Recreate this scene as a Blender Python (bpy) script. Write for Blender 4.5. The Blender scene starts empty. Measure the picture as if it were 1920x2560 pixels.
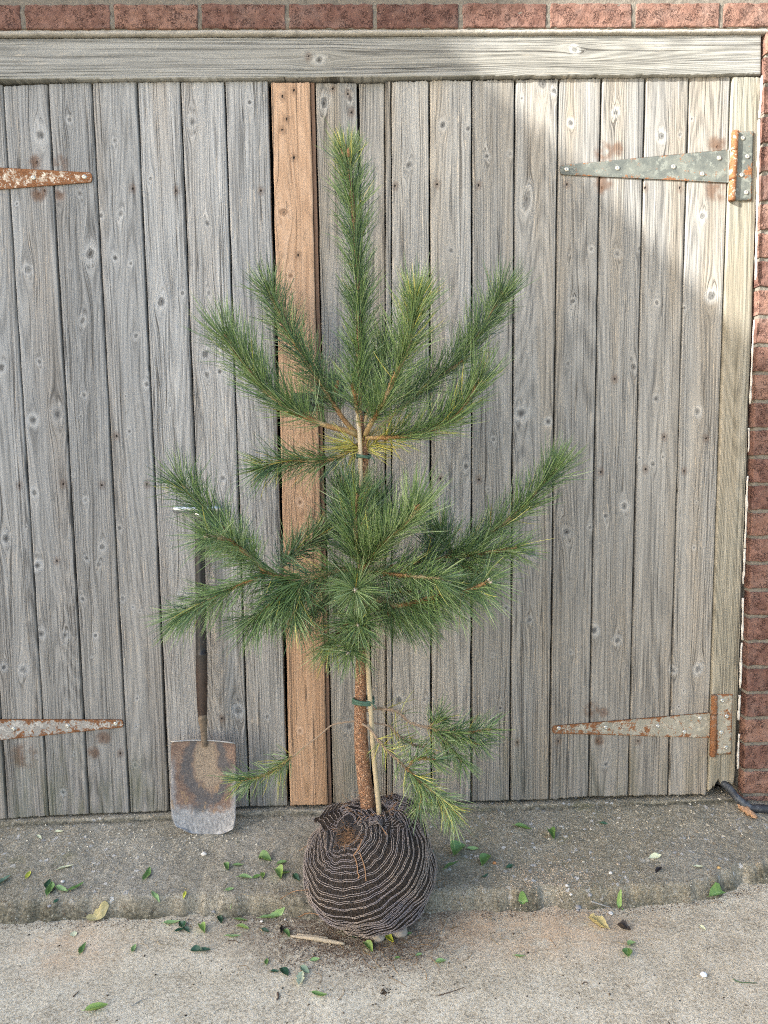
import bpy, math, random
import numpy as np
from mathutils import Matrix, Vector
rng = np.random.default_rng(7); random.seed(7)
SC = bpy.context.scene; COL = SC.collection
# ------------------------------------------------------------------ camera
FPX = 1775.0
def nrm(v):
    v = np.asarray(v, float); return v/np.linalg.norm(v)
_dn = nrm([1194-960, 19224-1280, FPX])
_r = np.array([82466-960, -300-1280, FPX], float); _r = nrm(_r-_dn*np.dot(_r, _dn))
_z = -_dn; _y = np.cross(_z, _r)
RWC = np.array([_r, _y, _z])                       # camera (x right, y down, z forward) -> world
def ray(px, py): return RWC @ np.array([px-960, py-1280, FPX])
_d = ray(960, 2018); CAM = np.array([0.0, -1.88, 0.0]); CAM[2] = 0.08-_d[2]*(1.88/_d[1])
def at_y(px, py, Y=0.0):
    d = ray(px, py); return CAM+d*((Y-CAM[1])/d[1])
def at_z(px, py, Z=0.0):
    d = ray(px, py); return CAM+d*((Z-CAM[2])/d[2])
cd = bpy.data.cameras.new('camera'); cam = bpy.data.objects.new('camera', cd); COL.objects.link(cam)
cd.sensor_fit = 'VERTICAL'; cd.sensor_height = 36; cd.lens = FPX/2560*36; cd.clip_start = 0.02; cd.clip_end = 500
M = Matrix.Identity(4)
for i in range(3):
    M[i][0] = RWC[i][0]; M[i][1] = -RWC[i][1]; M[i][2] = -RWC[i][2]; M[i][3] = CAM[i]
cam.matrix_world = M; SC.camera = cam
# ------------------------------------------------------------------ light
SUNT = nrm([2.0, 1.0, -1.02])                       # direction the sunlight travels
W = bpy.data.worlds.new('World'); SC.world = W; W.use_nodes = True
nt = W.node_tree; nt.nodes.clear()
sky = nt.nodes.new('ShaderNodeTexSky'); sky.sky_type = 'NISHITA'; sky.sun_disc = False
sky.sun_elevation = math.asin(-SUNT[2]); sky.sun_rotation = math.atan2(-SUNT[0], -SUNT[1])
sky.air_density = 1.0; sky.dust_density = 2.5; sky.ozone_density = 1.0
bg = nt.nodes.new('ShaderNodeBackground'); bg.inputs[1].default_value = 0.105
wo = nt.nodes.new('ShaderNodeOutputWorld'); nt.links.new(sky.outputs[0], bg.inputs[0]); nt.links.new(bg.outputs[0], wo.inputs[0])
sl = bpy.data.lights.new('sun', 'SUN'); sl.energy = 3.2; sl.angle = math.radians(0.3); sl.color = (1.0, 0.965, 0.91)
so = bpy.data.objects.new('sun', sl); COL.objects.link(so)
so.rotation_euler = Vector(SUNT).to_track_quat('-Z', 'Y').to_euler(); so.location = (-6, -4, 6)
SC.view_settings.view_transform = 'Standard'; SC.view_settings.look = 'None'; SC.view_settings.gamma = 1
SC.view_settings.exposure = 2.32; SC.view_settings.use_curve_mapping = False
SC.cycles.filter_width = 1.1; SC.cycles.use_denoising = False; SC.cycles.max_bounces = 6; SC.cycles.sample_clamp_indirect = 4
# ------------------------------------------------------------------ helpers
def _h(i, j, k, s):
    n = (i*374761393+j*668265263+k*2147483647+s*1274126177) & 0xffffffff
    n = ((n ^ (n >> 13))*1274126177) & 0xffffffff
    n = (n ^ (n >> 16)) & 0xffffff
    return n/float(0xffffff)
def vn(x, y=0, z=0, s=0):
    x, y, z = np.broadcast_arrays(np.asarray(x, float), np.asarray(y, float), np.asarray(z, float))
    i = np.floor(x).astype(np.int64); j = np.floor(y).astype(np.int64); k = np.floor(z).astype(np.int64)
    f = x-i; g = y-j; h = z-k
    f = f*f*(3-2*f); g = g*g*(3-2*g); h = h*h*(3-2*h)
    r = 0
    for a in (0, 1):
        for b in (0, 1):
            for c in (0, 1):
                r = r+_h(i+a, j+b, k+c, s)*(f if a else 1-f)*(g if b else 1-g)*(h if c else 1-h)
    return r*2-1
def fbm(x, y=0, z=0, s=0, o=3):
    r = 0; a = 1.0
    for q in range(o):
        m = 2.03**q
        r = r+a*vn(np.asarray(x)*m, np.asarray(y)*m, np.asarray(z)*m, s+q*17); a *= .5
    return r
def setp(o, label=None, cat=None, group=None, kind=None):
    if label: o['label'] = label
    if cat: o['category'] = cat
    if group: o['group'] = group
    if kind: o['kind'] = kind
    return o
def root(name, loc, label, cat, group=None):
    o = bpy.data.objects.new(name, None); COL.objects.link(o); o.location = tuple(float(v) for v in loc)
    o.empty_display_size = .05
    return setp(o, label, cat, group)
def off(p):
    v = np.zeros(3)
    while p is not None:
        v += np.array(p.location); p = p.parent
    return v
def mk(name, V, F, mat, parent=None, attrs=None, smooth=True, origin=None, fattrs=None):
    """verts in world space; F is an (n,4)/(n,3) int array or a list of arrays"""
    V = np.asarray(V, float).reshape(-1, 3)
    me = bpy.data.meshes.new(name)
    Fs = F if isinstance(F, list) and len(F) and isinstance(F[0], np.ndarray) and F[0].ndim == 2 else [np.asarray(F, int)]
    base = off(parent) if parent is not None else (np.array(origin, float) if origin is not None else V.mean(0)*0)
    V = V-base
    nl = sum(f.size for f in Fs); nf = sum(len(f) for f in Fs)
    me.vertices.add(len(V)); me.vertices.foreach_set('co', V.astype(np.float32).ravel())
    me.loops.add(nl); me.loops.foreach_set('vertex_index', np.concatenate([f.ravel() for f in Fs]).astype(np.int32))
    me.polygons.add(nf)
    tot = np.concatenate([np.full(len(f), f.shape[1]) for f in Fs]).astype(np.int32)
    st = np.concatenate([[0], np.cumsum(tot)[:-1]]).astype(np.int32)
    me.polygons.foreach_set('loop_start', st)
    try: me.polygons.foreach_set('loop_total', tot)
    except Exception: pass
    me.update(calc_edges=True); me.validate()
    me.polygons.foreach_set('use_smooth', np.full(nf, smooth))
    for k, a in (attrs or {}).items():
        at = me.attributes.new(k, 'FLOAT', 'POINT'); at.data.foreach_set('value', np.asarray(a, np.float32).ravel())
    me.materials.append(mat)
    o = bpy.data.objects.new(name, me); COL.objects.link(o)
    if parent is not None: o.parent = parent
    elif origin is not None: o.location = tuple(float(v) for v in origin)
    return o
def gridf(nu, nv, closeu=False):
    """faces of a grid with verts indexed [v*nu+u]"""
    uu = np.arange(nu if closeu else nu-1); vv = np.arange(nv-1)
    U, V_ = np.meshgrid(uu, vv); U = U.ravel(); V_ = V_.ravel(); U2 = (U+1) % nu
    return np.stack([V_*nu+U, V_*nu+U2, (V_+1)*nu+U2, (V_+1)*nu+U], 1)
class Acc:
    def __init__(s): s.V = []; s.Q = []; s.T = []; s.A = {}; s.n = 0
    def add(self, V, Q=None, T=None, **at):
        V = np.asarray(V, float).reshape(-1, 3)
        self.V.append(V)
        if Q is not None and len(Q): self.Q.append(np.asarray(Q, int).reshape(-1, 4)+self.n)
        if T is not None and len(T): self.T.append(np.asarray(T, int).reshape(-1, 3)+self.n)
        for k, v in at.items():
            self.A.setdefault(k, []).append(np.broadcast_to(np.asarray(v, float), (len(V),)))
        self.n += len(V)
    def build(s, name, mat, parent=None, smooth=True, origin=None):
        F = []
        if s.Q: F.append(np.concatenate(s.Q))
        if s.T: F.append(np.concatenate(s.T))
        return mk(name, np.concatenate(s.V), F, mat, parent, {k: np.concatenate(v) for k, v in s.A.items()}, smooth, origin)
def spline(P, n):
    """Catmull-Rom through rows of P (any number of columns), n samples"""
    P = np.asarray(P, float)
    if len(P) == 2: t = np.linspace(0, 1, n)[:, None]; return P[0]*(1-t)+P[1]*t
    Q = np.vstack([2*P[0]-P[1], P, 2*P[-1]-P[-2]])
    d = np.concatenate([[0], np.cumsum(np.linalg.norm(np.diff(P[:, :3], axis=0), axis=1))])
    s = np.linspace(0, d[-1], n); k = np.clip(np.searchsorted(d, s, side='right')-1, 0, len(P)-2)
    t = ((s-d[k])/np.maximum(d[k+1]-d[k], 1e-9))[:, None]
    a, b, c, e = Q[k], Q[k+1], Q[k+2], Q[k+3]
    return .5*((2*b)+(-a+c)*t+(2*a-5*b+4*c-e)*t*t+(-a+3*b-3*c+e)*t**3)
def frames(P):
    T = np.gradient(P, axis=0); T /= np.maximum(np.linalg.norm(T, axis=1)[:, None], 1e-9)
    ref = np.array([0, -1, 0.]) if abs(T[len(T)//2][1]) < .8 else np.array([1., 0, 0])
    N = np.cross(T, ref); N /= np.maximum(np.linalg.norm(N, axis=1)[:, None], 1e-9)
    return T, N, np.cross(T, N)
def tube(acc, P, R, ns=8, caps=True, rough=0, seed=0, **at):
    P = np.asarray(P, float); n = len(P); R = np.broadcast_to(np.asarray(R, float), (n,))
    T, N, B = frames(P); a = np.linspace(0, 2*np.pi, ns, endpoint=False)
    rr = R[:, None]*np.ones(ns)
    if rough:
        L = np.concatenate([[0], np.cumsum(np.linalg.norm(np.diff(P, axis=0), axis=1))])
        rr = rr*(1+rough*fbm(np.cos(a)[None]*2+5, np.sin(a)[None]*2+L[:, None]*60, L[:, None]*60, seed))
    V = P[:, None]+rr[..., None]*(np.cos(a)[None, :, None]*N[:, None]+np.sin(a)[None, :, None]*B[:, None])
    V = V.reshape(-1, 3); Q = gridf(ns, n, True); Tt = None
    if caps:
        V = np.vstack([V, P[0], P[-1]]); k = n*ns
        i = np.arange(ns); j = (i+1) % ns
        Tt = np.vstack([np.stack([j, i, np.full(ns, k)], 1), np.stack([(n-1)*ns+i, (n-1)*ns+j, np.full(ns, k+1)], 1)])
    at2 = {}
    for kk, v in at.items():
        v = np.asarray(v, float)
        if v.ndim and len(v) == n:
            v = np.repeat(v, ns)
            if caps: v = np.concatenate([v, v[:1], v[-1:]])
        at2[kk] = v
    acc.add(V, Q, Tt, **at2)
# ------------------------------------------------------------------ node helper
class NT:
    def __init__(s, name):
        s.m = bpy.data.materials.new(name); s.m.use_nodes = True; s.t = s.m.node_tree; s.t.nodes.clear()
        s.out = s.t.nodes.new('ShaderNodeOutputMaterial'); s.p = s.t.nodes.new('ShaderNodeBsdfPrincipled')
        s.t.links.new(s.p.outputs[0], s.out.inputs[0])
    def n(s, ty, **k):
        nd = s.t.nodes.new(ty)
        for a, b in k.items(): setattr(nd, a, b)
        return nd
    def put(s, sock, v):
        if isinstance(v, bpy.types.NodeSocket): s.t.links.new(v, sock)
        elif isinstance(v, (tuple, list)) and len(v) == 3 and sock.type == 'RGBA': sock.default_value = (*v, 1)
        else: sock.default_value = v
    def math(s, op, a, b=0.0, clamp=False):
        nd = s.n('ShaderNodeMath', operation=op, use_clamp=clamp); s.put(nd.inputs[0], a); s.put(nd.inputs[1], b); return nd.outputs[0]
    def attr(s, name): return s.n('ShaderNodeAttribute', attribute_name=name).outputs['Fac']
    def comb(s, x, y, z):
        nd = s.n('ShaderNodeCombineXYZ'); s.put(nd.inputs[0], x); s.put(nd.inputs[1], y); s.put(nd.inputs[2], z); return nd.outputs[0]
    def obj(s): return s.n('ShaderNodeTexCoord').outputs['Object']
    def xyz(s, v):
        nd = s.n('ShaderNodeSeparateXYZ'); s.put(nd.inputs[0], v); return nd.outputs
    def noise(s, vec, scale, detail=3, rough=.55, dist=0.0, color=False):
        nd = s.n('ShaderNodeTexNoise'); s.put(nd.inputs['Vector'], vec); s.put(nd.inputs['Scale'], scale)
        nd.inputs['Detail'].default_value = detail; nd.inputs['Roughness'].default_value = rough; nd.inputs['Distortion'].default_value = dist
        return nd.outputs['Color' if color else 'Fac']
    def voro(s, vec, scale, feature='F1', out='Distance', rand=1.0):
        nd = s.n('ShaderNodeTexVoronoi', feature=feature); s.put(nd.inputs['Vector'], vec); nd.inputs['Scale'].default_value = scale
        nd.inputs['Randomness'].default_value = rand
        return nd.outputs[out]
    def ramp(s, f, stops, interp='LINEAR'):
        nd = s.n('ShaderNodeValToRGB'); cr = nd.color_ramp; cr.interpolation = interp
        while len(cr.elements) < len(stops): cr.elements.new(0.5)
        for e, (p, c) in zip(cr.elements, stops):
            e.position = p; e.color = (*c, 1) if isinstance(c, (tuple, list)) else (c, c, c, 1)
        s.put(nd.inputs[0], f); return nd.outputs[0]
    def step(s, f, a, b):
        nd = s.n('ShaderNodeMapRange', interpolation_type='SMOOTHSTEP'); s.put(nd.inputs[0], f)
        nd.inputs[1].default_value = a; nd.inputs[2].default_value = b; return nd.outputs[0]
    def mix(s, f, a, b, mode='MIX'):
        nd = s.n('ShaderNodeMix', data_type='RGBA', blend_type=mode); s.put(nd.inputs[0], f); s.put(nd.inputs[6], a); s.put(nd.inputs[7], b); return nd.outputs[2]
    def bump(s, h, strength, dist, normal=None):
        nd = s.n('ShaderNodeBump'); s.put(nd.inputs['Height'], h); nd.inputs['Strength'].default_value = strength; nd.inputs['Distance'].default_value = dist
        if normal is not None: s.put(nd.inputs['Normal'], normal)
        return nd.outputs[0]
    def fin(s, col, rough=.8, normal=None, metal=0.0, spec=.3):
        s.put(s.p.inputs['Base Color'], col); s.put(s.p.inputs['Roughness'], rough); s.put(s.p.inputs['Metallic'], metal)
        s.p.inputs['Specular IOR Level'].default_value = spec
        if normal is not None: s.put(s.p.inputs['Normal'], normal)
        return s.m
# ------------------------------------------------------------------ materials
def wood(name, dark, mid, light, brown, browns=.5, algae=0.0, contrast=1.0, flat=False, pale=.5):
    t = NT(name)
    gu, gv, kd, pid = t.attr('gu'), t.attr('gv'), t.attr('kd'), t.attr('pid')
    pz = t.math('MULTIPLY', pid, 37.0)
    # plain coordinate vector along the board
    def c(su, sv, wob=None):
        a = t.math('MULTIPLY', gu, su); b = t.math('MULTIPLY', gv, sv)
        if wob is not None: a = t.math('ADD', a, wob)
        return t.comb(a, pz, b)
    wob = t.math('MULTIPLY', t.noise(c(6, 2.2), 1, 2), 1.0)
    fine = t.noise(c(520, 12), 1, 3, .65)
    fib = t.noise(c(250, 3.6, wob), 1, 3, .62)
    broad = t.noise(c(34, 1.3), 1, 4, .6)
    # cathedral growth rings
    fld = t.math('ADD', t.noise(c(6.5, .5), 1, 1.0, .35), t.math('MULTIPLY', gu, 1.1))
    ring = t.math('FRACT', t.math('MULTIPLY', fld, 52.0))
    ring = t.math('ABSOLUTE', t.math('SUBTRACT', t.math('MULTIPLY', ring, 2.0), 1.0))
    ring = t.step(ring, .1, .85)
    v = t.math('ADD', t.math('MULTIPLY', fine, .32), t.math('MULTIPLY', fib, .42))
    v = t.math('ADD', v, t.math('MULTIPLY', broad, .26))
    v = t.math('ADD', v, t.math('MULTIPLY', t.math('SUBTRACT', ring, .5), .075))
    v = t.math('ADD', t.math('MULTIPLY', t.math('SUBTRACT', v, .5), 1.55*contrast), .5)
    col = t.ramp(v, [(.05, tuple(x*.7 for x in dark)), (.25, dark), (.5, mid), (.85, light)])
    # pale worn flecks (short raised fibres that stay cream)
    fl = t.noise(c(210, 16), 1, 2, .5); area = t.noise(c(9, 1.5), 1.3, 2)
    fm = t.math('MULTIPLY', t.step(fl, .6, .7), t.step(area, .46, .62))
    col = t.mix(t.math('MULTIPLY', fm, pale), col, t.mix(.5, light, (.56, .46, .33)))
    # brown/grey drift
    bz = t.noise(c(13, .9), 1.0, 3)
    col = t.mix(t.math('MULTIPLY', t.step(bz, .42, .72), browns), col, t.mix(1.0, col, brown, 'MULTIPLY'))
    # plank to plank value
    pv = t.math('ADD', t.math('MULTIPLY', t.math('FRACT', t.math('MULTIPLY', pid, 7.31)), .36), .80)
    col = t.mix(1.0, col, t.comb(pv, pv, pv), 'MULTIPLY')
    # browner weathering towards the foot of the boards
    lowb = t.math('MULTIPLY', t.math('SUBTRACT', 1.0, t.step(t.math('ADD', gv, t.math('MULTIPLY', t.math('SUBTRACT', bz, .5), 1.2)), .1, 1.3)), .0 if name.startswith('rough') else .8)
    col = t.mix(lowb, col, t.mix(1.0, col, (1.02, .95, .86), 'MULTIPLY'))
    # drying cracks
    ck = t.noise(c(95, .85, wob), 1, 2, .5)
    cm = t.math('SUBTRACT', 1.0, t.step(t.math('ABSOLUTE', t.math('SUBTRACT', ck, .5)), .0, .02))
    cz = t.math('MULTIPLY', cm, t.step(t.noise(c(16, .5), 1.7, 1), .44, .56))
    col = t.mix(t.math('MULTIPLY', cz, .75), col, (.045, .04, .035))
    # blotches, water marks
    sp = t.noise(c(60, 22), 1, 4, .65)
    col = t.mix(t.math('MULTIPLY', t.step(sp, .62, .75), .35), col, (.07, .068, .06))
    # knots
    wobk = t.math('MULTIPLY', t.math('SUBTRACT', t.noise(c(130, 90), 1, 2), .5), .9)
    k2 = t.math('ADD', kd, wobk)
    kv = t.attr('kv'); halo = t.math('MULTIPLY', t.math('SUBTRACT', 1.0, t.step(k2, 1.0, 2.4)), t.math('ADD', .45, t.math('MULTIPLY', .9, t.math('FRACT', t.math('MULTIPLY', kv, 3.7)))))
    core = t.math('SUBTRACT', 1.0, t.step(k2, .55, 1.15))
    kr = t.math('FRACT', t.math('ADD', kv, t.math('MULTIPLY', k2, t.math('ADD', 1.4, t.math('MULTIPLY', kv, 1.6))))); kr = t.step(t.math('ABSOLUTE', t.math('SUBTRACT', kr, .5)), .05, .4)
    hc = t.mix(t.math('MULTIPLY', kr, .45), light, mid)
    col = t.mix(t.math('MULTIPLY', halo, .5), col, hc)
    cc = t.mix(kr, tuple(x*.75 for x in dark), t.mix(.35, dark, mid))
    col = t.mix(t.math('MULTIPLY', core, t.math('ADD', .72, t.math('MULTIPLY', kv, .25))), col, cc)
    pith = t.math('SUBTRACT', 1.0, t.step(k2, .1, .5)); col = t.mix(t.math('MULTIPLY', pith, t.math('ADD', .35, t.math('MULTIPLY', kv, .6))), col, (.03, .027, .024))
    # nail holes and rust marks
    nd_ = t.attr('nd'); nh = t.math('SUBTRACT', 1.0, t.step(nd_, .7, 1.1)); nst = t.math('SUBTRACT', 1.0, t.step(t.math('ADD', nd_, t.math('MULTIPLY', wobk, 3.0)), 1.2, 4.5))
    col = t.mix(t.math('MULTIPLY', nst, .45), col, (.10, .06, .04)); col = t.mix(nh, col, (.012, .01, .009))
    rs = t.attr('rust'); rm = t.math('MULTIPLY', rs, t.step(t.noise(c(40, 34), 1, 3), .32, .6))
    col = t.mix(t.math('MULTIPLY', rm, .75), col, (.12, .07, .045))
    if algae:
        az = t.math('MULTIPLY', t.attr('damp'), t.step(t.noise(c(30, 8), 1, 4), .38, .7))
        col = t.mix(t.math('MULTIPLY', az, algae), col, (.075, .085, .035))
    h = t.math('ADD', t.math('MULTIPLY', fine, .35), t.math('MULTIPLY', fib, .7))
    h = t.math('ADD', h, t.math('MULTIPLY', ring, .22)); h = t.math('SUBTRACT', h, t.math('MULTIPLY', cz, .9))
    h = t.math('SUBTRACT', h, t.math('MULTIPLY', core, .2)); h = t.math('SUBTRACT', h, t.math('MULTIPLY', nh, 1.2))
    return t.fin(col, .88, t.bump(h, .75, .0022), spec=.18)
GD, GM, GL = (.10, .101, .10), (.282, .288, .288), (.475, .482, .478)
m_plank = wood('weathered_grey_wood', GD, GM, GL, (.94, .84, .74), .6, .55)
m_plank2 = wood('weathered_wood', tuple(x*.93 for x in GD), (.278, .274, .258), (.455, .447, .42), (.95, .83, .68), .7, .55, 1.0, pale=.6)
m_new = wood('newer_orange_wood', (.22, .135, .085), (.44, .295, .195), (.58, .43, .32), (.74, .70, .66), .6, .2, .8, pale=.25)
m_post = wood('green_tinged_wood', (.115, .111, .09), (.255, .247, .205), (.40, .388, .335), (.98, .84, .70), .6, .6, 1.1)
m_beam = wood('rough_sawn_wood', (.09, .09, .083), (.29, .29, .272), (.50, .497, .465), (.88, .84, .76), .5, .3, .9)
def plain(name, col, rough=.8, spec=.3, metal=0.0, nscale=60, var=.3, bump=.0):
    t = NT(name); o = t.obj(); n = t.noise(o, nscale, 4, .6)
    c = t.mix(n, tuple(x*(1-var) for x in col), tuple(min(1, x*(1+var)) for x in col))
    nm = t.bump(n, .6, bump) if bump else None
    return t.fin(c, rough, nm, metal, spec)
m_dark = plain('dark_timber_behind', (.022, .018, .015), .9)
m_void = plain('dark_interior', (.012, .012, .012), 1.0, 0.0)

def brickmat(name, base, base2):
    t = NT(name); o = t.obj(); pid = t.attr('pid')
    n1 = t.noise(o, 32, 4, .6); n2 = t.noise(o, 190, 3, .6)
    col = t.mix(t.step(n1, .3, .72), base, base2)
    pv = t.math('ADD', t.math('MULTIPLY', pid, .5), .72); col = t.mix(1.0, col, t.comb(pv, t.math('MULTIPLY', pv, t.math('ADD', .93, t.math('MULTIPLY', pid, .07))), pv), 'MULTIPLY')
    # grey soot/lime film
    g = t.step(t.noise(o, 14, 3), .46, .75); col = t.mix(t.math('MULTIPLY', g, .38), col, (.20, .155, .135))
    col = t.mix(t.math('MULTIPLY', t.step(n2, .6, .72), .5), col, (.33, .20, .15))
    # pits and creases dragged in the clay face
    cv = t.voro(t.mix(.09, o, t.noise(o, 50, 2, color=True)), 62, 'DISTANCE_TO_EDGE')
    cr = t.math('MULTIPLY', t.math('SUBTRACT', 1.0, t.step(cv, .0, .09)), t.step(t.noise(o, 40, 2), .47, .6))
    pit = t.step(t.noise(o, 260, 2), .64, .72)
    col = t.mix(t.math('MULTIPLY', cr, .7), col, (.06, .03, .025)); col = t.mix(t.math('MULTIPLY', pit, .5), col, (.07, .035, .03))
    h = t.math('SUBTRACT', t.math('ADD', t.math('MULTIPLY', n2, .5), t.noise(o, 70, 4, .65)), t.math('ADD', t.math('MULTIPLY', cr, .9), t.math('MULTIPLY', pit, .4)))
    return t.fin(col, .92, t.bump(h, .9, .004), spec=.15)
m_brick = brickmat('rough_red_brick', (.13, .072, .054), (.215, .128, .096))
def mortar(name, c):
    t = NT(name); o = t.obj(); n = t.noise(o, 160, 4, .65)
    col = t.mix(n, tuple(x*.6 for x in c), tuple(min(1, x*1.35) for x in c))
    col = t.mix(t.math('MULTIPLY', t.step(t.noise(o, 30, 3), .5, .7), .5), col, tuple(x*.5 for x in c))
    return t.fin(col, .95, t.bump(n, .9, .003), spec=.1)
m_mortar = mortar('grey_mortar', (.17, .155, .13)); m_pale = mortar('pale_mortar', (.34, .32, .28)); m_caulk = mortar('white_filler', (.55, .52, .47))

def concrete(name, apron):
    t = NT(name); o = t.obj(); X, Y, Z = t.xyz(o)
    n0 = t.noise(o, 2.3, 4, .6); n1 = t.noise(o, 14, 5, .62); n2 = t.noise(o, 130, 4, .65); n3 = t.noise(o, 420, 2, .6)
    if apron:
        a, b, c = (.16, .142, .107), (.325, .297, .233), (.52, .48, .39)
    else:
        a, b, c = (.27, .225, .155), (.60, .525, .385), (.82, .75, .59)
    v = t.math('ADD', t.math('ADD', t.math('MULTIPLY', n1, .3), t.math('MULTIPLY', n2, .45)), t.math('MULTIPLY', n3, .3))
    v = t.math('ADD', t.math('MULTIPLY', t.math('SUBTRACT', v, .525), 2.6 if apron else 3.0), .5)
    col = t.ramp(v, [(.1, a), (.5, b), (.9, c)])
    col = t.mix(t.math('MULTIPLY', t.step(n0, .35, .65), .85), col, t.mix(1.0, col, (.74, .70, .60) if apron else (.80, .79, .78), 'MULTIPLY'))
    # fine sand grains, dark pores
    vg = t.voro(o, 520, out='Color'); g = t.xyz(vg)[0]
    col = t.mix(t.math('MULTIPLY', t.step(g, .78, .9), .5), col, (.60, .56, .47)); col = t.mix(t.math('MULTIPLY', t.math('SUBTRACT', 1.0, t.step(g, .08, .2)), .5), col, (.085, .075, .06))
    hh = t.math('ADD', t.math('MULTIPLY', n2, .8), t.math('MULTIPLY', n3, .5))
    if apron:
        # exposed stones: two sizes, only where the surface has worn
        wear = t.step(t.noise(o, 3.1, 3), .40, .62)
        for sc, th, cst in ((150, .72, (.56, .51, .42)), (68, .86, (.70, .68, .63)), (95, .84, (.42, .33, .22))):
            wv = t.mix(.02, o, t.noise(o, 90, 2, color=True))
            nd = t.n('ShaderNodeTexVoronoi', feature='F1'); t.put(nd.inputs['Vector'], wv); nd.inputs['Scale'].default_value = sc
            rnd = t.xyz(nd.outputs['Color'])
            ms = t.math('MULTIPLY', t.step(rnd[0], th, th+.02), t.math('SUBTRACT', 1.0, t.step(nd.outputs['Distance'], .32, .42)))
            ms = t.math('MULTIPLY', ms, wear if sc != 68 else t.math('ADD', t.math('MULTIPLY', wear, .8), .2))
            cs = t.mix(rnd[1], cst, tuple(x*.6 for x in cst)); col = t.mix(t.math('MULTIPLY', ms, .85), col, cs)
            hh = t.math('ADD', hh, t.math('MULTIPLY', ms, .5))
        # green/black algae growing where it stays wet: foot of the sill and the front rim
        dm = t.attr('damp'); am = t.math('MULTIPLY', dm, t.step(n1, .22, .52))
        col = t.mix(t.math('MULTIPLY', am, .88), col, t.ramp(n2, [(.35, (.022, .022, .015)), (.55, (.10, .092, .062)), (.68, (.24, .22, .16))]))
        mo = t.step(t.noise(o, 5.5, 4, .7), .60, .74); col = t.mix(t.math('MULTIPLY', mo, .45), col, (.15, .15, .06))
    else:
        dt = t.attr('soil'); am = t.math('MULTIPLY', dt, t.step(t.noise(o, 55, 5, .7), .34, .62))
        col = t.mix(t.math('MULTIPLY', am, .8), col, t.mix(t.noise(o, 200, 3), (.10, .07, .05), (.22, .16, .115)))
        df = t.math('MULTIPLY', dt, t.step(n2, .5, .7)); 
        sd = t.attr('sand'); sm = t.math('MULTIPLY', sd, t.step(t.noise(o, 16, 5, .7), .30, .6))
        col = t.mix(t.math('MULTIPLY', sm, .5), col, (.62, .40, .23))
        hh = t.math('ADD', hh, t.math('MULTIPLY', am, .4))
        # old drips
        sp = t.step(t.noise(o, 34, 2), .72, .76); col = t.mix(t.math('MULTIPLY', sp, .55), col, (.12, .10, .085))
    return t.fin(col, .93, t.bump(hh, .8, .0035 if apron else .0022), spec=.15)
m_apron = concrete('old_concrete', True); m_slab = concrete('concrete_slab', False)
# ------------------------------------------------------------------ ground heights
def pxy(pts, z): return np.array([at_z(x, y, z) for x, y in pts])
_E = pxy([(-200, 2256), (0, 2249), (300, 2243), (520, 2243), (760, 2240), (1000, 2232), (1250, 2224), (1500, 2220), (1640, 2212), (1760, 2196), (1870, 2168), (1960, 2140), (2100, 2105)], .045)
_S = pxy([(-200, 2072), (0, 2060), (210, 2052), (425, 2045), (700, 2034), (960, 2028), (1240, 2021), (1500, 2008), (1760, 2000), (1850, 1994), (2100, 1985)], .055)
_SH = pxy([(0, 2046), (425, 2029), (700, 2016), (960, 2013), (1240, 2004), (1500, 1994), (1770, 1989)], .07)
def zdoor(x):    # a little below the feet of the boards
    return np.interp(x, [at_y(a, b)[0] for a, b in ((0, 2047), (720, 2016), (831, 2018), (1240, 2006), (1770, 1990))],
                     [at_y(a, b)[2]-.004 for a, b in ((0, 2047), (720, 2016), (831, 2018), (1240, 2006), (1770, 1990))])
def sst(a, b, x):
    t = np.clip((x-a)/(b-a), 0, 1); return t*t*(3-2*t)
def edge_y(x): return np.interp(x, _E[:, 0], _E[:, 1])
_sp = [(-200, 2072), (0, 2062), (210, 2054), (425, 2046), (700, 2035), (960, 2030), (1240, 2024), (1500, 2012), (1760, 2004), (1850, 1998), (2100, 1990)]
_zf = np.array([at_y(a, b, -.014) for a, b in _sp]); _ZF = (_zf[:, 0], _zf[:, 2])
def sill_y(x): return np.asarray(x)*0-.014
def h_apron(x, y):
    x = np.asarray(x, float); y = np.asarray(y, float)
    ey = edge_y(x)+.007*fbm(x*9, 0, 0, 3)+.006*fbm(x*38, y*38, 0, 4)+.020*np.clip(fbm(x*17, 2.2, 0, 14)-.45, 0, .6); sy = sill_y(x)+.003*fbm(x*22, 0, 0, 5)
    zf = np.interp(x, _ZF[0], _ZF[1]); z = .043+(zf-.043)*np.clip((y-ey)/(sy-ey), 0, 1)+.0022*fbm(x*14, y*14, 0, 6)+.0011*fbm(x*80, y*80, 0, 7, 2)
    z = z-(z-(-.012))*(1-sst(-.022, .008, y-ey))
    zd = zdoor(x)-.0005
    z = z+(zd-z+.0010*fbm(x*60, y*60, 0, 8))*sst(-.003, .0045, y-sy)
    return z
def h_slab(x, y): return .0018*fbm(np.asarray(x)*5, np.asarray(y)*5, 0, 11, 2)+.0006*fbm(np.asarray(x)*60, np.asarray(y)*60, 0, 12, 2)
def hground(x, y): return float(max(h_apron(x, y), h_slab(x, y)))
def ground_at(px, py):
    z = .03
    for _ in range(12):
        p = at_z(px, py, z); z = .5*z+.5*hground(p[0], p[1])
    p = at_z(px, py, z); p[2] = hground(p[0], p[1]); return p
def heightmesh(name, mat, xs, ys, hf, attrs, kind='structure'):
    X, Y = np.meshgrid(xs, ys); Z = hf(X.ravel(), Y.ravel())
    V = np.stack([X.ravel(), Y.ravel(), Z], 1)
    o = mk(name, V, gridf(len(xs), len(ys)), mat, attrs={k: f(X.ravel(), Y.ravel()) for k, f in attrs.items()}); o['kind'] = kind; return o
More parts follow.
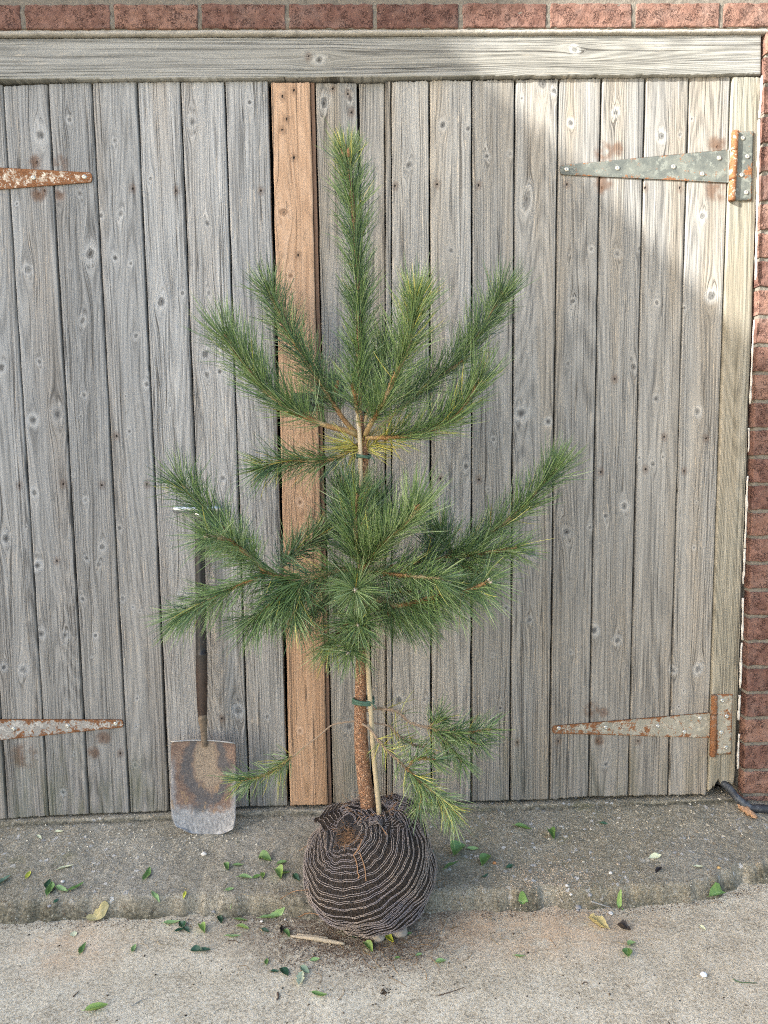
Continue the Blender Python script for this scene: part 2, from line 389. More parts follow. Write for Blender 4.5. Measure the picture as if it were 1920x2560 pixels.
xs = np.concatenate([np.linspace(-4, -1.2, 24)[:-1], np.arange(-1.2, 1.3, .0055), np.linspace(1.3, 4, 20)])
_ym = min(edge_y(xs))-.035
ys = np.concatenate([np.arange(_ym, -.03, .0045), np.arange(-.03, .03, .0022), [.3]])
heightmesh('concrete_apron', m_apron, xs, ys, h_apron, {'damp': lambda x, y: np.clip(
    (1-sst(-.012, .010, y-edge_y(x)))*(.8+.45*fbm(x*4, 0, 0, 21))+.75*sst(-.022, -.003, y-sill_y(x))*(1-sst(.000, .004, y-sill_y(x)))+.35*sst(.6, 1.1, x)+.08, 0, 1)})
xs = np.concatenate([-np.geomspace(40, 1.5, 14), np.arange(-1.2, 1.3, .02), np.geomspace(1.5, 40, 14)])
ys = np.concatenate([-np.geomspace(40, 1.0, 16), np.arange(-.95, .0, .02), [.4, 4]])
BALL = at_y(922, 2190, -.35); BALL[2] = .122
def a_soil(x, y): 
    d = np.hypot((x-BALL[0]+.02)*.8, (y-BALL[1]-.02)*1.35); return np.clip(1.15*(1-sst(.10, .36, d)), 0, 1)
def a_sand(x, y):
    c = at_z(1330, 2300); e = at_z(180, 2370); d = np.hypot((x-c[0])*.8, (y-c[1])*1.6); f = np.hypot(x-e[0], (y-e[1])*1.3)
    return np.clip((1-sst(.05, .30, d))+.8*(1-sst(.03, .17, f)), 0, 1)
heightmesh('ground', m_slab, xs, ys, h_slab, {'soil': a_soil, 'sand': a_sand})

# ------------------------------------------------------------------ knots (photo positions, radius in photo pixels)
KN = [(70,674,10),(226,634,13),(176,664,4),(207,801,9),(98,904,6),(143,1035,15),(82,1050,11),(211,988,6),(202,1041,4),(288,644,7),(327,658,5),(302,533,7),(340,840,6),
(403,754,11),(456,733,6),(518,558,7),(522,733,6),(517,936,8),(513,885,10),(549,929,6),(86,1231,8),(323,1079,5),(314,990,3),(425,1015,4),(557,1195,7),(4,919,10),(184,1187,4),(42,509,4),
(148,487,10),(253,539,6),(367,961,7),(173,299,7),(287,352,6),(101,338,13),(481,304,11),(624,256,6),(376,447,5),(200,484,7),(14,1346,10),(65,1317,4),(94,1414,10),(256,1367,8),(216,1395,6),
(247,1411,7),(207,1497,7),(103,1584,10),(163,1589,8),(239,1589,5),(10,1668,7),(58,1674,11),(299,1320,6),(349,1528,4),(333,1518,4),(343,1746,4),(454,1495,11),(214,1250,6),(307,1497,6),(229,1642,3),
(158,1981,6),(258,1845,6),(186,1885,4),(90,1891,4),(338,1912,5),(341,1816,4),(595,1776,12),(668,1792,6),(997,1751,11),(1062,1749,6),(872,1816,13),
(1127,626,7),(1317,501,12,2.4),(1423,633,4),(1478,623,6),(1544,634,8),(1599,621,6),(1756,541,8),(1779,739,12),(1711,770,5),(1642,757,6),(1432,753,7),(1419,909,5),(1583,917,9),(1303,1033,14),
(1641,997,8),(1744,1028,9),(1234,1098,6),(1165,1166,8),(1632,1160,7),(1657,1142,4),(1598,1144,4),(1561,1265,9),(1514,1290,7),(1220,1223,5),(1741,1256,4),(1370,1054,8),
(1107,312,8),(1170,321,6),(1022,412,9),(1305,246,4),(1539,281,8),(1427,307,7),(1654,341,9),(1701,336,5),(1730,298,4),(1217,391,7),(1275,384,6),(1385,227,8),(1356,208,13),
(1329,1380,11),(1324,1549,7),(1416,1330,11),(1427,1630,5),(1543,1601,9),(1486,1576,10),(1231,1638,5),(1265,1520,5),(1745,1673,9),(1683,1675,8),(1709,1728,4),(1735,1369,4),(1475,1318,6),
(1515,1910,7),(1508,1781,5),(1252,1770,5),(1697,1767,4),(1709,1727,4),(810,257,10,1.7),(875,246,8,1.4),(709,530,15,.8),(750,1255,7),(750,1827,6),(727,689,7),(730,735,5),(798,149,9),(1437,124,8),(1250,1770,5),(740,1500,6)]
NA = [(112,477),(441,477),(332,472),(652,477),(292,1090),(255,1213),(158,1210),(368,1211),(48,1214),(92,406),(96,485),(301,1883),(142,1402),(988,465),(1093,461),(1197,463),(1197,1199),(1101,1197),(1765,1096),(1660,1092),(1502,1180),
(1614,1173),(1710,1178),(1293,1856),(1396,1853),(1494,1853),(1595,1853),(555,1796),(706,241),(735,226),(717,298),(735,394),(706,325),(746,638),(870,235),(879,281),(832,221),(1537,948),(771,141),(1417,461),(1505,470),(1613,470),(1700,470),(1793,367)]
RUST = [(92,406,22),(96,485,22),(148,410,24),(148,487,18),(1510,379,28),(1545,372,20),(1793,360,26),(1790,475,34),(1508,460,28),(1480,1775,24),(1508,1781,16),(60,1890,40),(233,1882,20),(258,1845,22),(1500,1850,16)]
def board(name, px, Y, mat, parent, seed, thick=.018, horiz=False, ragged_top=.0005, ragged_bot=.0007, gap=.0021, rnd=.0034, res=.0045, cup=.0, label=None, knots=True, bottom_fn=None):
    TL, TR, BR, BL = [at_y(a, b, Y) for a, b in px]
    w = np.linalg.norm(TR-TL); hgt = np.linalg.norm(TL-BL)
    nu = max(6, int(w/res)); nv = max(6, int(hgt/res))
    u = np.concatenate([[0, .0008/w*1.0], np.linspace(0, 1, nu)[1:-1], [1-.0008/w, 1]]) if False else np.linspace(0, 1, nu)
    # denser columns at the two edges for the rounded arris
    eu = np.array([0, .25, .5, 1, 2.0])*rnd/w; u = np.unique(np.round(np.concatenate([eu, np.linspace(2.2*rnd/w, 1-2.2*rnd/w, nu), 1-eu]), 7)); nu = len(u)
    ev = np.array([0, .3, 1.0])*rnd/hgt; v = np.unique(np.round(np.concatenate([ev, np.linspace(1.4*rnd/hgt, 1-1.4*rnd/hgt, nv), 1-ev]), 7)); nv = len(v)
    U, Vv = np.meshgrid(u, v)                                  # v: 0 bottom, 1 top
    P = (BL*(1-U[..., None])+BR*U[..., None])*(1-Vv[..., None])+(TL*(1-U[..., None])+TR*U[..., None])*Vv[..., None]
    gx = P[..., 0].copy(); gz = P[..., 2].copy()
    if not horiz:
        inset = gap*(1-2*U); P[..., 0] += inset+.0007*fbm(gz*14, seed, 0, 31)*(np.abs(2*U-1)**6)
    wt = Vv**30; wb = (1-Vv)**30
    P[..., 2] += ragged_top*fbm(gx*300, seed, 0, 32)*wt*2+(ragged_bot*(fbm(gx*220, seed, 0, 33)*1.2+np.abs(fbm(gx*800, seed, 0, 34))*.8))*wb*2
    if bottom_fn is not None: P[..., 2] += bottom_fn(U)*(1-Vv)**12
    du = np.minimum(U, 1-U)*w; dv = np.minimum(Vv, 1-Vv)*hgt
    def arris(d): q = np.clip(1-d/rnd, 0, 1); return rnd*(1-np.sqrt(np.maximum(0, 1-q*q)))
    dep = arris(du)+arris(dv)*.8+.0004*fbm(gx*35, gz*3, seed, 35)+cup*(2*U-1)**2
    if horiz: dep = dep+.0004*fbm(gx*90, gz*260, seed, 36)*np.clip((.030-(gz-gz.min()))/.03, 0, 1)
    P[..., 1] += dep
    # grain, knot and stain fields
    x, z = P[..., 0], P[..., 2]; gu = z.copy() if horiz else x.copy(); gv = x.copy() if horiz else z.copy()
    kd = np.full(x.shape, 9.0); kv = np.full(x.shape, .5); ndd = np.full(x.shape, 9.0); rust = np.zeros(x.shape); warp = np.zeros(x.shape)
    x0, x1 = min(TL[0], BL[0])-.01, max(TR[0], BR[0])+.01; z0, z1 = BL[2]-.01, TL[2]+.01
    def inside(q):
        if not (z0 < q[2] < z1): return False
        f = (q[2]-BL[2])/(TL[2]-BL[2]); return BL[0]*(1-f)+TL[0]*f-.004 < q[0] < BR[0]*(1-f)+TR[0]*f+.004
    if knots:
        r_ = random.Random(seed)
        for k in KN:
            q = at_y(k[0], k[1], Y)
            if not inside(q): continue
            R = k[2]*.00108*.85; el = k[3] if len(k) > 3 else r_.uniform(1.0, 1.35); tl = r_.uniform(-.35, .35)
            dx = (x-q[0]); dz = (z-q[2])
            if horiz: dx, dz = dz, dx
            dx = dx+tl*dz*.5; e = np.sqrt(dx**2+(dz/el)**2)/R; kv = np.where(e < kd, r_.random(), kv); kd = np.minimum(kd, e)
            rr = np.sqrt(dx**2+(dz/3.4)**2); s = np.maximum(rr, R*.9); warp -= dx*(1.6*R)**2/s**2*.62*np.exp(-(rr/(5*R))**2)
        for k in NA:
            q = at_y(k[0], k[1], Y)
            if inside(q): ndd = np.minimum(ndd, np.sqrt((x-q[0])**2+((z-q[2])/1.35)**2)/.0031)
        for k in RUST:
            q = at_y(k[0], k[1], Y); rust = np.maximum(rust, 1-sst(.5, 1.1, np.sqrt((x-q[0])**2+((z-q[2]))**2)/(k[2]*.00108)))
    gu = gu+warp
    dmp = (1-sst(.06, .26, P[..., 2]-.08+.05*fbm(gx*20, 0, seed, 40)))*(.6+.5*fbm(gx*8, 1, 0, 41)) if not horiz else (1-sst(.0, .045, z-z.min()))*.5
    A = Acc(); front = P.reshape(-1, 3); back = front.copy(); back[:, 1] = Y+thick
    rim_i = np.concatenate([np.arange(nu), np.arange(1, nv)*nu+nu-1, (nv-1)*nu+np.arange(nu-2, -1, -1), np.arange(nv-2, 0, -1)*nu])
    nb = len(front); rimv = back[rim_i]; m = len(rim_i); ri = np.arange(m); rj = (ri+1) % m
    Q = np.vstack([gridf(nu, nv), np.stack([rim_i[ri], nb+ri, nb+rj, rim_i[rj]], 1)])
    def ext(a): a = a.ravel(); return np.concatenate([a, a[rim_i]])
    pid = random.Random(seed*13+5).random()
    o = mk(name, np.vstack([front, rimv]), [Q], mat, parent, dict(gu=ext(gu), gv=ext(gv), kd=ext(kd), kv=ext(kv), nd=ext(ndd), rust=ext(rust), damp=ext(np.clip(dmp, 0, 1)), pid=np.full(nb+m, pid)))
    if label: o['label'] = label
    return o
def box(acc, lo, hi, **at):
    lo = np.array(lo); hi = np.array(hi)
    V = np.array([[lo[0], lo[1], lo[2]], [hi[0], lo[1], lo[2]], [hi[0], hi[1], lo[2]], [lo[0], hi[1], lo[2]], [lo[0], lo[1], hi[2]], [hi[0], lo[1], hi[2]], [hi[0], hi[1], hi[2]], [lo[0], hi[1], hi[2]]])
    acc.add(V, [[0, 3, 2, 1], [4, 5, 6, 7], [0, 1, 5, 4], [1, 2, 6, 5], [2, 3, 7, 6], [3, 0, 4, 7]], **at)
# ------------------------------------------------------------------ doors
left = root('garage_door', at_y(330, 2030, .0), 'grey vertical plank door leaf on the left, behind the spade', 'door', 'pair of plank garage doors')
TX = [6-107, 6, 118.6, 228.6, 341.4, 450, 561, 671]; BX = [18, 122, 223, 324.5, 423.5, 522, 623.5, 720]
TY = [217, 213, 209, 208, 205, 203, 203, 203]; BY = [2047, 2040, 2036, 2032, 2027, 2021, 2017, 2014]
TXa = [-205]+TX; BXa = [-80]+BX; TYa = [219]+TY; BYa = [2051]+BY
for i in range(len(TXa)-1):
    a = random.Random(i).uniform(-2, 2)
    board('plank', [(TXa[i], TYa[i]+a), (TXa[i+1], TYa[i+1]-1+a), (BXa[i+1], BYa[i+1]+1), (BXa[i], BYa[i])], 0.0, m_plank, left, 100+i)
A = Acc(); p, q = at_y(-200, 2049), at_y(668, 214); box(A, (p[0], .021, p[2]+.012), (q[0], .034, q[2]-.004)); A.build('backing_board', m_dark, left)
right = root('garage_door', at_y(1290, 2005, .0), 'grey plank door leaf on the right with an orange board at its closing edge', 'door', 'pair of plank garage doors')
RX = [977, 1073, 1180, 1288, 1397, 1504, 1614, 1724, 1828]; RB = [980, 1079, 1178, 1275, 1373, 1471.5, 1571, 1670, 1768]
RY = [203, 201, 200, 198, 196, 194, 192, 190, 189]; RBY = [2012, 2009, 2004, 2002, 2000, 1993, 1991, 1989, 1988]
board('plank', [(787, 207), (893, 207), (931, 2018), (832, 2016)], .004, m_plank2, right, 201, bottom_fn=lambda U: .006*sst(.75, 1, U)+.012*(1-sst(0, .16, U)))
board('plank', [(895, 208), (963, 207), (967, 2014), (934, 2016)], .010, m_plank2, right, 202)
board('edge_strip', [(963, 204), (977, 203), (980, 2012), (967, 2013)], -.001, m_plank2, right, 203, gap=.0008, rnd=.002, knots=False)
for i in range(8):
    board('plank', [(RX[i], RY[i]), (RX[i+1], RY[i+1]+1), (RB[i+1], RBY[i+1]), (RB[i], RBY[i])], 0.0, m_plank2, right, 210+i, ragged_bot=.0009 if i > 3 else .0006, ragged_top=.0012)
board('cover_board', [(677, 206), (775, 205), (820, 2013), (725, 2015)], -.004, m_new, right, 230, thick=.02, gap=.0005, label='newer orange softwood board fixed down the closing edge')
board('cover_strip', [(775.5, 206), (786, 206), (830, 2013), (820.5, 2013)], .004, plain('brown_timber_edge', (.17, .105, .07), .85, nscale=90, bump=.001), right, 231, gap=.0004, rnd=.002, knots=False, res=.01)
A = Acc(); p, q = at_y(835, 2005), at_y(1822, 205); box(A, (p[0]-.12, .030, p[2]+.014), (q[0], .042, q[2]-.004)); A.build('backing_board', m_dark, right)
# ------------------------------------------------------------------ frame round the doors
frame = root('door_frame', at_y(1800, 1990, .02), 'rough timber door frame with long head beam and greenish right post', 'door frame')
board('head_beam', [(-260, 98), (1904, 85), (1903, 185.5), (-260, 202)], -.012, m_beam, frame, 301, thick=.05, horiz=True, ragged_bot=.0006, ragged_top=.0005, res=.006, gap=0)
def postbot(U):
    return .020*sst(.0, .12, .30-np.abs(U-.28))*.5+.0135*(U > .34)+.006*np.abs(fbm(U*16, 0, 0, 61))+.012*sst(.22, .3, U)*(1-sst(.36, .44, U))
board('post', [(1832.5, 191), (1903, 192), (1836, 1972), (1771, 1988)], -.006, m_post, frame, 302, thick=.05, gap=.0, ragged_bot=.004, bottom_fn=postbot)
A = Acc(); p, q = at_y(-260, 2040), at_y(1904, 80); box(A, (p[0], .062, .05), (q[0]+.02, .075, q[2]+.09)); A.build('dark_gap_sheet', m_void, frame)  # black sheet standing in for the unlit interior behind the gaps
# ------------------------------------------------------------------ brick wall
wall = root('brick_wall', at_y(1880, 1990, -.02), 'rough red brick wall above the door beam and down its right side', 'wall')
YB = -.022
A = Acc(); Mo = Acc()
def brick(x0, x1, z0, z1, y=YB, seed=0):
    w, h = x1-x0, z1-z0; nu = max(4, int(w/.006)); nv = max(4, int(h/.006)); r = .0028
    u = np.concatenate([[0, r*.3, r], np.linspace(r*1.6, w-r*1.6, nu), [w-r, w-r*.3, w]]); v = np.concatenate([[0, r*.3, r], np.linspace(r*1.6, h-r*1.6, nv), [h-r, h-r*.3, h]])
    U, V_ = np.meshgrid(u, v); du = np.minimum(U, w-U); dv = np.minimum(V_, h-V_)
    def ar(d): q = np.clip(1-d/r, 0, 1); return r*(1-np.sqrt(np.maximum(0, 1-q*q)))
    X = x0+U; Z = z0+V_
    Yv = y+ar(du)+ar(dv)+.0016*fbm(X*70, Z*70, seed, 51)+.0008*fbm(X*200, Z*200, seed, 52)
    X = X+.0012*fbm(Z*90, seed, 0, 53)*(du < r*1.2)*np.where(U < w/2, 1, -1); Z = Z+.0012*fbm(X*90, seed, 0, 54)*(dv < r*1.2)
    F = np.stack([X, Yv, Z], -1).reshape(-1, 3); nu, nv = len(u), len(v)
    rim = np.concatenate([np.arange(nu), np.arange(1, nv)*nu+nu-1, (nv-1)*nu+np.arange(nu-2, -1, -1), np.arange(nv-2, 0, -1)*nu])
    B = F[rim].copy(); B[:, 1] = y+.03; m = len(rim); ri = np.arange(m); rj = (ri+1) % m
    A.add(np.vstack([F, B]), np.vstack([gridf(nu, nv), np.stack([rim[ri], len(F)+ri, len(F)+rj, rim[rj]], 1)]), pid=random.Random(seed).random())
JX = [-160, 57, 280, 499, 718, 937, 1152, 1371, 1585, 1804, 2022, 2240]
jx = [at_y(a, 45, YB)[0] for a in JX]; zb = at_y(960, 70, YB)[2]; zt = at_y(960, 9, YB)[2]
sl_ = lambda x: .0030*(x)   # the course climbs a touch to the right in the photo
for k in range(4):
    zz0 = zb+k*.0735
    for i in range(len(jx)-1):
        o_ = (.11 if k % 2 else 0)
        s0 = sl_((jx[i]+jx[i+1])/2)
        brick(jx[i]+o_+.0048, jx[i+1]+o_-.0048, zz0+s0, zz0+(zt-zb)+s0, seed=400+k*20+i)
XR = [at_y(1915, 100, YB)[0], at_y(1860, 1940, YB)[0]]
ZJ = [at_y(1900, a, YB)[2] for a in (137, 210, 287, 360, 432, 505, 578, 648, 720, 791, 862, 932, 1003, 1072, 1142, 1210, 1278, 1343, 1408, 1475, 1541, 1604, 1668, 1732, 1796, 1860, 1926, 1988)]
dz_ = [ZJ[i]-ZJ[i+1] for i in range(len(ZJ)-1)]
ZJ = [ZJ[0]+.068]+ZJ+[ZJ[-1]-.07]
def xl(z): return XR[0]+(XR[1]-XR[0])*(ZJ[1]-z)/(ZJ[1]-ZJ[-2])
for i in range(len(ZJ)-1):
    z1, z0 = ZJ[i]-.005, ZJ[i+1]+.0045; x = xl(z0)+.002*random.Random(i).uniform(-1, 1); ln = .215 if i % 2 else .102
    brick(x, x+ln, z0, z1, seed=600+i); xx = x+ln+.01
    for q in range(5):
        brick(xx, xx+.215, z0, z1, seed=700+i*5+q); xx += .225
A.build('bricks', m_brick, wall)
# mortar bed behind the faces
def slab(acc, x0, x1, z0, z1, y, res=.006, amp=.0015, seed=0, back=.03, x0f=None):
    nu = max(3, int((x1-x0)/res)); nv = max(3, int((z1-z0)/res)); X, Z = np.meshgrid(np.linspace(0, 1, nu), np.linspace(z0, z1, nv))
    xa = x0f(Z) if x0f is not None else x0; X = xa+(x1-xa)*X
    F = np.stack([X, y+amp*fbm(X*120, Z*120, 0, seed), Z], -1).reshape(-1, 3)
    rim = np.concatenate([np.arange(nu), np.arange(1, nv)*nu+nu-1, (nv-1)*nu+np.arange(nu-2, -1, -1), np.arange(nv-2, 0, -1)*nu])
    B = F[rim].copy(); B[:, 1] = y+back; m = len(rim); ri = np.arange(m); rj = (ri+1) % m
    acc.add(np.vstack([F, B]), np.vstack([gridf(nu, nv), np.stack([rim[ri], len(F)+ri, len(F)+rj, rim[rj]], 1)]))
slab(Mo, jx[0], jx[-1], zb-.001, zb+.3, YB+.0032, seed=55)
slab(Mo, 0, XR[0]+1.1, .0, ZJ[0], YB+.0045, seed=56, back=.1, x0f=lambda z: xl(z)+.003)
Mo.build('mortar', m_mortar, wall)
Fl = Acc()   # pale bedding strip under the first course and white filler beside the post
zs = at_y(960, 87, YB+.004)[2]; x0, x1 = jx[0], jx[-1]
n = 260; X = np.linspace(x0, x1, n); prof = [(YB+.02, zs+.001), (YB+.004, zs), (YB+.001, zs+.003), (YB+.0005, zb-.0065), (YB+.003, zb-.004), (YB+.006, zb+.001)]
V = np.array([[[x, y+.0006*fbm(x*60, j, 0, 71), z+sl_(x)+.0008*fbm(x*40, j*3, 0, 72)] for x in X] for j, (y, z) in enumerate(prof)])
Fl.add(V.reshape(-1, 3), gridf(n, len(prof)))
Fl.build('bedding_strip', m_pale, wall)
Ca = Acc()
def caulk(pts, w=.004):
    P = np.array([at_y(a, b, -.028) for a, b in pts]); P = spline(P, max(8, int(60*np.linalg.norm(P[0]-P[-1]))))
    P[:, 0] += .0008*fbm(P[:, 2]*70, 0, 0, 81); tube(Ca, P, w*.5*(1+.45*fbm(P[:, 2]*90, 3, 0, 82)), 6)
caulk([(1885, 800), (1875, 1010)], .005); caulk([(1872, 1070), (1871, 1130)], .004); caulk([(1869, 1190), (1862, 1370)], .006); caulk([(1862, 1372), (1858, 1460)], .006); caulk([(1857, 1495), (1856, 1600)], .006)
caulk([(1854, 1607), (1850, 1720)], .006); caulk([(1849, 1738), (1846, 1800)], .006); caulk([(1847, 1835), (1844, 1922)], .005); caulk([(1898, 300), (1889, 700)], .006); caulk([(1905, 190), (1899, 296)], .006)
Ca.build('filler_bead', m_caulk, wall)
# ------------------------------------------------------------------ unseen gable added to cast the diagonal shade on the doors
def sun_blocker():
    yf, yn = -4.3, -3.0
    a = at_y(1215, 190, 0)+SUNT*(yf/SUNT[1])
    b = at_y(1800, 765, 0)+SUNT*(yf/SUNT[1])
    s = (b[2]-a[2])/(b[0]-a[0])
    ex = b[0]+2.1; ez = b[2]+s*2.1; ax = a[0]-1.6; az = a[2]-s*1.6; lx = ax-(ex-ax)
    h = root('sun_blocker', (ex-2, yn, 0), 'unseen brick gable end added off to the left to shade the doors', 'sun_blocker')
    V = np.array([(x, y, z) for y in (yn, yf) for x, z in ((lx+.15, 0), (ex-.15, 0), (ex-.15, ez-.05), (ax, az-.12), (lx+.15, ez-.05))])
    k = 5; Q = [[i, (i+1) % k, (i+1) % k+k, i+k] for i in range(k)]
    A = Acc(); A.add(V, Q, [[0, 2, 1], [0, 3, 2], [0, 4, 3], [5, 6, 7], [5, 7, 8], [5, 8, 9]], pid=.5)
    A.build('wall', m_brick, h, smooth=False)
    A = Acc()
    for sx, (x0, x1) in ((1, (ax, ex+.1)), (-1, (ax, lx-.1))):
        z1 = ez+s*.1
        P = [(x0, az), (x1, z1)]
        V = np.array([(x, y, z+d) for y in (yn+.06, yf) for d in (-.1, 0) for x, z in P])
        A.add(V, [[0, 1, 3, 2], [4, 6, 7, 5], [2, 3, 7, 6], [0, 4, 5, 1], [1, 5, 7, 3], [0, 2, 6, 4]])
    A.build('roof', plain('slate', (.09, .09, .1), .7), h, smooth=False)
sun_blocker()
# ------------------------------------------------------------------ strap hinges
def rustmat(name, base, base2, rust_amt, edge_amt, speck=.0):
    t = NT(name); o = t.obj(); e = t.attr('edge')
    n1 = t.noise(o, 26, 4, .65); n2 = t.noise(o, 210, 4, .7); n3 = t.noise(o, 75, 4, .7)
    col = t.mix(t.step(n1, .38, .62), base, base2)
    col = t.mix(t.math('MULTIPLY', t.step(t.noise(o, 60, 3, .7), .55, .62), .6), col, tuple(min(1, x*1.5) for x in base2))
    v = t.math('ADD', t.math('MULTIPLY', n3, .6), t.math('MULTIPLY', n2, .4))
    v = t.math('ADD', v, t.math('MULTIPLY', t.math('SUBTRACT', n1, .5), .45))
    v = t.math('ADD', v, t.math('MULTIPLY', e, edge_amt)); v = t.math('ADD', v, t.attr('rst'))
    rm = t.step(v, 1-rust_amt-.035, 1-rust_amt+.035)
    rc = t.ramp(n2, [(.25, (.07, .03, .017)), (.5, (.19, .082, .034)), (.75, (.32, .16, .075))])
    col = t.mix(rm, col, rc)
    h = t.math('ADD', t.math('MULTIPLY', rm, .5), t.math('MULTIPLY', n2, .4))
    return t.fin(col, t.math('ADD', t.math('MULTIPLY', rm, .3), .55), t.bump(h, .5, .0012), spec=.3)
m_rA = rustmat('flaking_paint_and_rust', (.40, .32, .24), (.58, .52, .44), .53, .12)
m_rB = rustmat('grey_paint_and_rust', (.30, .28, .25), (.36, .345, .31), .46, .15)
m_rC = rustmat('zinc_with_rust_edge', (.095, .104, .094), (.145, .155, .135), .37, .12)
m_rD = rustmat('dull_zinc_rust_spotted', (.25, .235, .185), (.31, .29, .235), .41, .15)
m_screw = plain('zinc_screw', (.50, .49, .44), .35, .5, .7, 700, .5)
def strap(P, Wd, Y, mat, parent, thick=.0035, rst=None):
    """P: centre-line points (px) tip first, Wd: half widths (px)"""
    C = np.array([at_y(a, b, Y) for a, b in P]); w = np.array(Wd)*.00106
    n = 120; t = np.linspace(0, 1, n)**1.3; L = np.linalg.norm(C[-1]-C[0])
    X = C[0]*(1-t[:, None])+C[-1]*t[:, None]; ww = w[0]+(w[-1]-w[0])*t
    d = t*L; ww = ww*np.sqrt(np.clip(1-(1-np.clip(d/(w[0]*.8), 0, 1))**3, .02, 1))
    dirv = nrm(C[-1]-C[0]); nv = np.array([-dirv[2], 0, dirv[0]])
    vs = np.array([-1, -.93, -.8, -.4, 0, .4, .8, .93, 1.])
    V = X[:, None]+nv*(vs[None, :, None]*ww[:, None, None]); V[..., 1] += .0008*(np.abs(vs) > .96)+.0003*fbm(V[..., 0]*40, V[..., 2]*40, 0, 5)
    de = np.minimum((1-np.abs(vs))[None]*ww[:, None], d[:, None]); edge = np.exp(-de/.0035)
    rr = np.zeros(edge.shape) if rst is None else np.broadcast_to(rst(t)[:, None], edge.shape)
    F = V.reshape(-1, 3); m = len(vs); rim = np.concatenate([np.arange(n)*m, (n-1)*m+np.arange(1, m), (n-1-np.arange(1, n))*m+m-1, np.arange(m-2, 0, -1)])
    B = F[rim].copy(); B[:, 1] = Y+thick; ri = np.arange(len(rim)); rj = (ri+1) % len(rim)
    return mk('strap_hinge', np.vstack([F, B]), [np.vstack([gridf(m, n)[:, ::-1], np.stack([rim[ri], rim[rj], len(F)+rj, len(F)+ri], 1)])], mat, parent,
              {'edge': np.concatenate([edge.ravel(), np.ones(len(B))]), 'rst': np.concatenate([rr.ravel(), rr.ravel()[rim]])})
def rplate(name, px, Y, mat, parent, thick=.0035, rst=None):
    TL, TR, BR, BL = [at_y(a, b, Y) for a, b in px]; n = 26; u = np.linspace(0, 1, 12); v = np.linspace(0, 1, n); U, V_ = np.meshgrid(u, v)
    P = (BL*(1-U[..., None])+BR*U[..., None])*(1-V_[..., None])+(TL*(1-U[..., None])+TR*U[..., None])*V_[..., None]
    de = np.minimum(np.minimum(U, 1-U)*np.linalg.norm(TR-TL), np.minimum(V_, 1-V_)*np.linalg.norm(TL-BL)); edge = np.exp(-de/.0035)
    F = P.reshape(-1, 3); m = 12; rim = np.concatenate([np.arange(m), np.arange(1, n)*m+m-1, (n-1)*m+np.arange(m-2, -1, -1), np.arange(n-2, 0, -1)*m])
    B = F[rim].copy(); B[:, 1] = Y+thick; ri = np.arange(len(rim)); rj = (ri+1) % len(rim); rs = np.zeros(P.shape[:2]) if rst is None else rst(U, V_)
    return mk(name, np.vstack([F, B]), [np.vstack([gridf(m, n), np.stack([rim[ri], len(F)+ri, len(F)+rj, rim[rj]], 1)])], mat, parent,
              {'edge': np.concatenate([edge.ravel(), np.ones(len(B))]), 'rst': np.concatenate([rs.ravel(), rs.ravel()[rim]])})
def screw(px, py, Y, parent, r=.0060):
    p = at_y(px, py, Y); A = Acc(); a = np.linspace(0, 2*np.pi, 16, endpoint=False)
    prof = [(r, .0004), (r*.92, -.0012), (r*.5, -.0019), (r*.42, -.0019), (r*.3, -.0006), (.0001, -.0004)]
    V = np.array([[p+np.array([q*math.cos(b), d, q*math.sin(b)]) for b in a] for q, d in prof]); A.add(V.reshape(-1, 3), gridf(16, len(prof), True))
    return A.build('screw', m_screw, parent)
def knuckle(p0, p1, r, Y, mat, parent, cuts):
    a, b = at_y(*p0, Y), at_y(*p1, Y); A = Acc(); cs = [0]+cuts+[1]
    for i in range(len(cs)-1):
        t = np.linspace(cs[i]+.004, cs[i+1]-.004, 14); P = a[None]*(1-t[:, None])+b[None]*t[:, None]
        rr = np.full(14, r*(1.0+.03*(i % 2))); rr[0] *= .93; rr[-1] *= .93
        tube(A, P, rr, 14, edge=np.full(14, .1), rst=np.full(14, .03))
    return A.build('knuckle', mat, parent)
h = strap([(230, 443), (-190, 448)], [11, 36], -.0042, m_rA, left); h['label'] = 'upper strap hinge with flaking white paint over rust'
for s in ((211, 442), (83, 444)): screw(*s, -.0046, h)
h = strap([(308, 1809), (-190, 1834)], [10, 38], -.0042, m_rB, left); h['label'] = 'lower strap hinge in grey paint with bright orange rust'
for s in ((289, 1810), (169, 1816), (34, 1823)): screw(*s, -.0046, h)
h = strap([(1400, 424.5), (1822, 414.5)], [10.5, 38.5], -.0045, m_rC, right); h['label'] = 'upper zinc strap hinge with lichen-pale blotches'
for s in ((1417, 423), (1544, 420), (1684, 416.5), (1756, 434.5), (1798, 395)): screw(*s, -.0049, h)
knuckle((1838, 327), (1829, 503), .0088, -.012, m_rA, h, [.28, .7])
lf = rplate('hinge_leaf', [(1843, 328), (1884, 328), (1879, 501), (1838, 501)], -.0102, m_rC, h, rst=lambda U, V: .22*np.exp(-(((U-.75)/.3)**2+((V-.42)/.1)**2)))
for s in ((1857, 345), (1869, 391), (1854, 437), (1866, 481)): screw(*s, -.0106, lf)
h = strap([(1381, 1824.5), (1774, 1813.5)], [10, 34], -.0045, m_rD, right, rst=lambda t: .09*(1-t)**2); h['label'] = 'lower dull zinc strap hinge with rust-speckled tip'
for s in ((1397, 1821), (1514, 1819), (1644.5, 1815.5), (1711, 1830.5), (1750.5, 1796)): screw(*s, -.0049, h)
knuckle((1786, 1737), (1781, 1891), .0082, -.012, m_rB, h, [.32, .73]).data.materials[0] = rustmat('rusty_pin', (.20, .13, .09), (.24, .17, .12), .5, .1)
